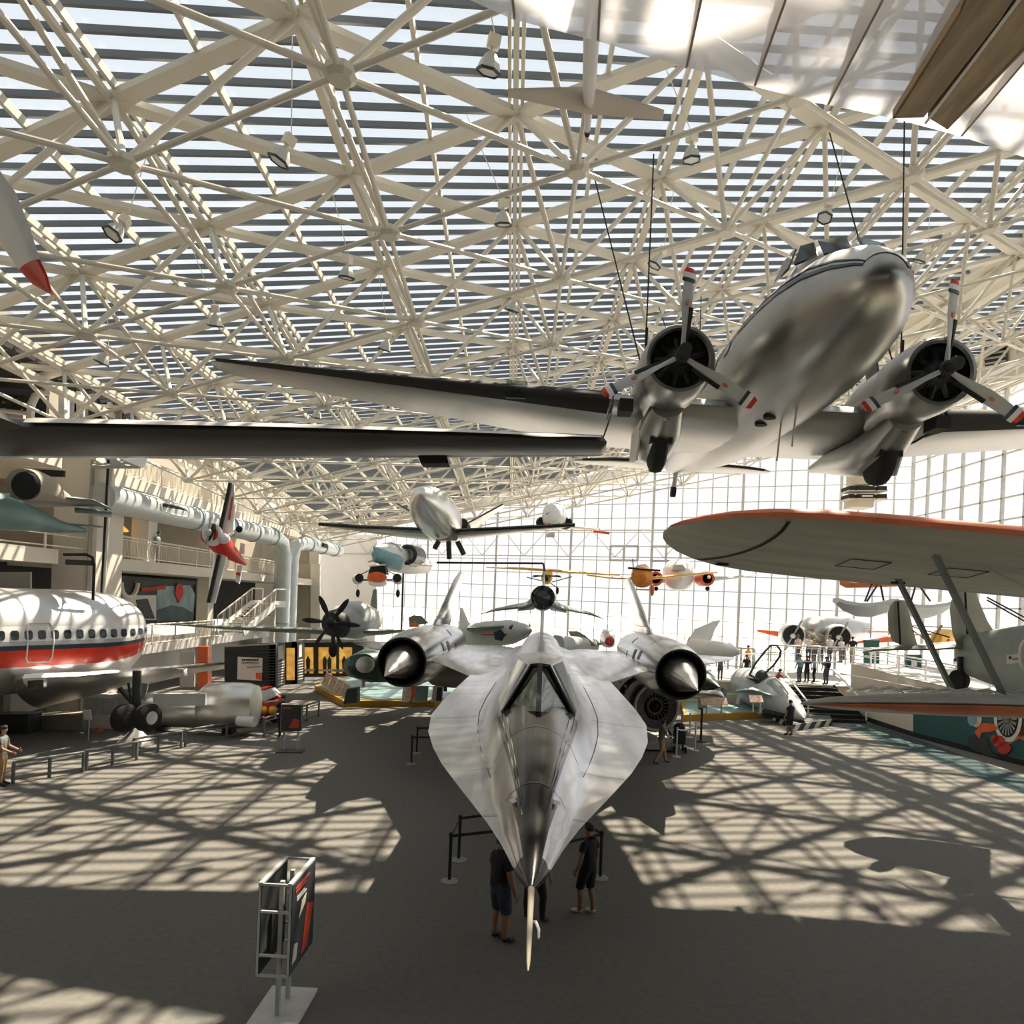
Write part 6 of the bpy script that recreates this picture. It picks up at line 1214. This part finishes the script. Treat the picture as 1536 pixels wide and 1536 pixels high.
m=MB(); m.box(c+V((0,0,.62)),(.4,.45,.5)); m.build('seat','cloth_black',t); m=MB(); m.ball(c+V((0,.05,1.0)),.24,12,(1,1,.8)); m.build('hood','cloth_black',t); m=MB(); m.tube([c+V((-.15,0,.45)),c+V((-.5,-.1,1.05))],.02,6); m.tube([c+V((.15,0,.45)),c+V((-.3,.1,1.05))],.02,6); m.build('handle','silver_fabric',t)
for x,y in((-.22,-.2),(.22,-.2),(-.22,.25),(.22,.25)): m=MB(); m.lathe(c+V((x-.03,y,.14)),(1,0,0),[(0,.05),(0,.14),(.05,.14),(.05,.05)],14); m.build('wheel','rubber',t); 
# dark kiosks behind the biplane
for px,py,w,h,Y,lab in ((1308,978,11,18,44,'dark green display board behind the biplane tailplane, nearer the silver twin'),(1371,995,11,13,40,'dark green display board with white lettering beneath the biplane tailplane')):
    t=T('display_board',lab,'sign',px,py,Y); plate('board_face','teal_dark',t,Y,[(px-w,py+h),(px+w,py+h),(px+w,py-h),(px-w,py-h)],.2); plate('white_notice','paper',t,Y-.1,[(px-4,py+4),(px+4,py+4),(px+4,py-4),(px-4,py-4)],.03); rod('leg','dark_steel',t,[(px,py+h,Y),(px,py+h+14,Y)],.06)
t=T('yellow_nose_plane','small plane with wooden propeller and yellow-red nose glimpsed behind the biplane fins','aircraft',1412,955,40); body('nose','yellow_paint',t,[(1404,957,39,.3,.3),(1412,956,39.6,.55,.5),(1424,956,41,.5,.5)]); plate('red_band','red_paint',t,39.0,[(1412,958),(1424,958),(1424,963),(1410,962)],.2); rod('propeller','wood',t,[(1396,966,38.7),(1404,952,38.7),(1412,938,38.7)],.08); wing('wing','dull_orange',t,[(1366,951,40,1366,953,41.5,.12),(1440,951,40,1440,953,41.5,.12)])
# ---------------------------------------------------------------- people
def person(label,foot,h,heading,top,legs,shoe,hair,skin='skin',pose=None,shorts=False,sleeve='short',extra=None,group=None,feet_dx=.09,far=False,bulk=1.1):
    p=dict(lean=0,la=((-.06,.03,-.29),(-.02,.09,-.26)),ra=((.06,.03,-.29),(.02,.09,-.26)),ll=(0,0),rl=(0,0),head=(0,.02),bend=0)
    p.update(pose or {})
    k=h/1.75; t=thing('person',label,'person',foot,(0,0,heading),group)
    vs=[];es=[];rd=[];lb=[];roots=[]
    def v(x,y,z,r,l,par=None):
        if l not in('hand','head','foot'): r*=bulk
        vs.append((x*k,y*k,z*k)); rd.append(r*k); lb.append(l); i=len(vs)-1
        if par is None: roots.append(i)
        else: es.append((par,i))
        return i
    L=p['lean']; bz=p['bend']
    pel=v(0,0,.95-bz,.125,'hip'); wa=v(0,L*.3,1.1-bz,.118,'torso',pel); ch=v(0,L*.7,1.29-bz,.145,'torso',wa); nb=v(0,L*.95,1.45-bz,.075,'torso',ch); nk=v(p['head'][0]*.3,L*1.1+.01,1.53-bz,.052,'head',nb)
    hx,hy=p['head']; h0=v(hx,L*1.2+hy+.01,1.60-bz,.082,'head',nk); h1=v(hx,L*1.25+hy+.005,1.67-bz,.088,'head',h0); h2=v(hx,L*1.25+hy-.005,1.735-bz,.05,'head',h1)
    hands=[]
    for s,a in((-1,p['la']),(1,p['ra'])):
        sh=v(s*.175,L*.85,1.41-bz,.062,'sleeve',ch); up=V((s*.195,L*.85,1.39-bz)); el=up+V(a[0]); wr=el+V(a[1]); m1=(up+el)/2
        x=v(*m1,.05,'sleeve',sh); e=v(*el,.04,'forearm',x); w_=v(*wr,.028,'forearm',e); d=(wr-el).normalized(); pm=wr+d*.06; pl_=v(*pm,.033,'hand',w_); hands.append((pm,d,s))
    for s,l in((-1,p['ll']),(1,p['rl'])):
        hp=V((s*.085,0,.9-bz)); kn=V((s*feet_dx,l[0]+.03,.5)); an=V((s*feet_dx,l[1],.09)); 
        a=v(*hp,.098,'hip',pel); b_=v(*((hp+kn)/2),.082,'thigh',a); c=v(*kn,.058,'knee',b_); d=v(*(kn*.55+an*.45+V((0,-.02,0))),.055,'shin',c); e=v(*an,.038,'shin',d)
        he=v(an.x,an.y-.04,.045,.042,'foot',e); bl=v(an.x+s*.01,an.y+.11,.04,.042,'foot',e); v(an.x+s*.015,an.y+.19,.032,.026,'foot',bl)
    if not far:
        for pm,d,s in hands:
            sd=d.orthogonal().normalized(); fw=V((0,1,0)); sd=(fw-d*fw.dot(d)); sd=sd.normalized() if sd.length>.1 else V((1,0,0))
            for i,(o,ln) in enumerate(((-.03,.065),(-.01,.08),(.01,.075),(.03,.06))):
                b=pm+sd*o+d*.01; i0=v(*b,.0095,'hand'); i1=v(*(b+d*ln*.5+V((-s*.006,0,0))),.009,'hand',i0); v(*(b+d*ln+V((-s*.02,.004,0))),.0075,'hand',i1)
            b=pm+sd*.03-d*.03; i0=v(*b,.011,'hand'); i1=v(*(b+sd*.03+d*.02),.0095,'hand',i0); v(*(b+sd*.035+d*.05),.008,'hand',i1)
    me=bpy.data.meshes.new('b'); me.from_pydata(vs,es,[]); o=bpy.data.objects.new('b',me); COL.objects.link(o)
    md=o.modifiers.new('s','SKIN'); md.use_smooth_shade=True; md.branch_smoothing=.6; su=o.modifiers.new('u','SUBSURF'); su.levels=1; su.render_levels=1
    for i,r in enumerate(rd): sv=me.skin_vertices[0].data[i]; sv.radius=(r,r); sv.use_root=i in roots
    for i in (wa,ch,pel): r=rd[i]; me.skin_vertices[0].data[i].radius=(r*1.18,r*.82)
    bpy.context.view_layer.update(); dg=bpy.context.evaluated_depsgraph_get(); em=bpy.data.meshes.new_from_object(o.evaluated_get(dg)); bpy.data.objects.remove(o); bpy.data.meshes.remove(me)
    V_=[V(x.co) for x in em.vertices]; N_=[V(x.normal) for x in em.vertices]; Fc=[tuple(q.vertices) for q in em.polygons]; bpy.data.meshes.remove(em)
    segs=[(V(vs[a]),V(vs[b]),lb[b],rd[a]/k,rd[b]/k) for a,b in es]
    def lab(c):
        best=9;bl='torso'
        for a,b,l,ra,rb in segs:
            d=b-a; u=max(0,min(1,(c-a).dot(d)/max(d.length_squared,1e-9))); q=(c-a-d*u).length-(ra*(1-u)+rb*u)*k
            if q<best: best=q;bl=l
        return bl
    FL=[lab(sum((V_[i] for i in f),V())/len(f)) for f in Fc]
    mb=MB(); mb.add(V_,Fc); o=mb.build('body',skin,None); o.parent=t
    H_=V((hx,L*1.25+hy,1.655-bz))*k
    mb=MB(); mb.ball(H_+V((0,.085,-.02))*k,.016*k,8,(1,1,1.5)); 
    for s in(-1,1): mb.ball(H_+V((s*.088,-.005,-.01))*k,.02*k,8,(.5,.8,1.3))
    q=mb.build('nose_and_ears',skin,None); q.parent=o
    for s in(-1,1): mb=MB(); mb.ball(H_+V((s*.033,.078,.005))*k,.011*k,8); q=mb.build('eye','black_matte',None); q.parent=o
    mb=MB(); mb.box(H_+V((0,.078,-.055))*k,(.04*k,.012*k,.008*k)); q=mb.build('mouth','dull_orange',None); q.parent=o
    mb=MB(); n=14; R=[]
    for i in range(7):
        th=math.pi*.62*i/6
        R.append([H_+V((.094*math.sin(th)*math.cos(2*math.pi*j/n),-.012+.104*math.sin(th)*math.sin(2*math.pi*j/n),.012+.1*math.cos(th)+( .05*max(0,math.sin(2*math.pi*j/n))*math.sin(th) )))*k for j in range(n)])
    mb.rings(R,True); q=mb.build('hair',hair,None); q.parent=o
    def cloth(nm,labs,mt,off,zmin=-9):
        mb=MB(); idx={}; vv=[];ff=[]
        for f,l in zip(Fc,FL):
            if l in labs and min(V_[i].z for i in f)>zmin:
                for i in f:
                    if i not in idx: idx[i]=len(vv); vv.append(V_[i]+N_[i]*off*k)
                ff.append(tuple(idx[i] for i in f))
        if ff: mb.add(vv,ff); q=mb.build(nm,mt,None,ang=180); q.parent=o
    cloth('shirt',{'torso','sleeve'}|({'forearm'} if sleeve=='long' else set()),top,.014)
    cloth('shorts' if shorts else 'trousers',{'hip','thigh','knee'} if shorts else {'hip','thigh','knee','shin'},legs,.02 if shorts else .012,(.44*k if shorts else -9))
    cloth('shoes',{'foot'},shoe,.008)
    if extra=='backpack': mb=MB(); mb.ball(V((0,L-.2,1.27-bz))*k,.17*k,12,(.95,.65,1.4)); q=mb.build('backpack','cloth_black',None); q.parent=t
    return t
R90=math.pi/2
f=F(747,1412); person('man in black shirt and long navy shorts standing left under the jet nose',f,1.84,-.95,'cloth_black','cloth_navy','shoe','hair_dark','skin_tan',dict(ll=(.02,.0),rl=(.03,.05)),True,feet_dx=.12,bulk=1.32)
f=F(800,1382); person('person in black trousers behind the jet nose, only lower legs showing',f,1.7,-.6,'cloth_black','cloth_black','shoe','hair_dark','skin',dict(ll=(0,.02),rl=(.02,.04)),feet_dx=.17)
f=F(880,1371); person('boy in black shirt and shorts with white sneakers right of the jet nose',f,1.72,.8,'cloth_black','cloth_black','shoe_white','hair_dark','skin_tan',dict(ll=(.1,.1),rl=(-.02,-.08),la=((-.08,-.02,-.27),(.0,.1,-.23)),ra=((.07,.0,-.27),(.03,.1,-.24))),True)
f=F(990,1145); person('visitor in grey shirt and brown trousers striding toward the pushchair',f,1.62,-1.25,'cloth_grey','cloth_tan','shoe','hair_dark','skin',dict(lean=.06,ll=(.2,.3),rl=(-.05,-.32),la=((-.04,.1,-.25),(.05,.24,-.02)),ra=((.04,.1,-.25),(-.05,.24,-.02))))
f=F(1184,1103); person('visitor in black shirt and knee shorts facing the opened cockpit',f,1.7,.5,'cloth_black','cloth_black','shoe','hair_dark','skin_tan',dict(ll=(.03,.06),rl=(0,-.05)),True)
c=P(1163,1022,38.6); person('visitor in dark red shirt climbing into the opened cockpit',(c.x,c.y,c.z-.95),1.65,-1.4,'sign_red','cloth_black','shoe','hair_dark','skin',dict(lean=.2,la=((-.02,.2,-.15),(.05,.22,.08)),ra=((.02,.2,-.15),(-.05,.22,.08))),far=True)
def onz(px,Y,z): r,_=unr(px,960); return V((r*Y,Y,z))
G='visitors on the platform and ramp'
for i,(px,Y,z,h,hd,lab,top,leg,hr,ex,sl) in enumerate((
 (1201,42.5,1.55,1.75,.4,'man in pale teal shirt at the head of the platform stairs','cloth_teal','denim','hair_dark',None,'short'),
 (1212,43.2,1.55,1.66,-.3,'visitor in black just behind the teal-shirted man','cloth_black','cloth_black','hair_dark',None,'short'),
 (1223,42.8,1.55,1.62,.9,'fair-haired visitor in blue top between teal shirt and backpack','blue_paint','cloth_black','hair_fair',None,'short'),
 (1241,42.0,1.55,1.72,.2,'visitor with a big black backpack above the stairs','cloth_grey','denim','hair_dark','backpack','short'),
 (1082,42.5,1.55,1.68,2.9,'visitor in grey standing alone on the platform behind the needle-nosed jet','cloth_grey','cloth_grey','hair_fair',None,'short'),
 (1121,42.4,1.55,1.6,2.6,'visitor in black at the platform rail just in front of the orange shirt','cloth_black','denim','hair_dark',None,'short'),
 (1123,47.5,1.55,1.95,.6,'visitor in bright orange shirt on the platform','cloth_orange','denim','hair_dark',None,'short'),
 (1197,44.6,2.72,1.72,.3,'visitor in pink-white top under the nearer propeller of the silver twin','cloth_pink','denim','hair_dark',None,'short'),
 (1213,44.8,2.72,1.72,-.2,'visitor in white striped top leaning below the silver twin nose','cloth_white','denim','hair_fair',None,'short'),
 (1222,45.2,2.6,1.6,.2,'visitor in tan top on the ramp beside the striped shirt','cloth_tan','denim','hair_fair',None,'short'),
 (1232,45.,2.5,1.6,-.5,'visitor in black top at the middle of the ramp group','cloth_black','denim','hair_dark',None,'short'),
 (1245,44.2,2.8,1.72,.2,'visitor in white shirt with arms out under the farther propeller','cloth_white','denim','hair_dark',None,'short'),
 (1262,44.0,2.8,1.62,.4,'visitor in pale shirt right of the farther propeller','cloth_white','cloth_grey','hair_fair',None,'short'),
 (1279,43.0,2.85,1.68,-.3,'visitor in black shirt and tan shorts at the right end of the ramp group','cloth_black','cloth_tan','hair_dark',None,'short'))):
    person(lab,onz(px,Y,z),h,hd,top,leg,'shoe',hr,'skin',None,False,sl,ex,G,far=True)
f=F(2,1178); person('visitor in grey shirt and tan trousers cut off by the left edge',f,1.72,-1.3,'cloth_grey','cloth_tan','shoe','hair_dark','skin',dict(la=((-.04,.08,-.27),(.02,.22,-.1)),ra=((.04,.08,-.27),(-.02,.22,-.1))))
f=F(423,1106); person('visitor in dark clothes half hidden behind the dark exhibit sign',f,1.72,.6,'cloth_black','cloth_black','shoe','hair_dark','skin',far=True)
f=F(939,1066); person('pale-faced visitor standing in the shade beside the black engine',(f.x*1.1,33,0),1.75,3.0,'cloth_black','cloth_black','shoe','hair_fair','skin',far=True)
r_,_=unr(252,820); person('visitor in pale shirt at the middle balcony railing',(-19.4,37.2,7.2),1.72,-1.4,'blue_paint','denim','shoe','hair_dark','skin',far=True)
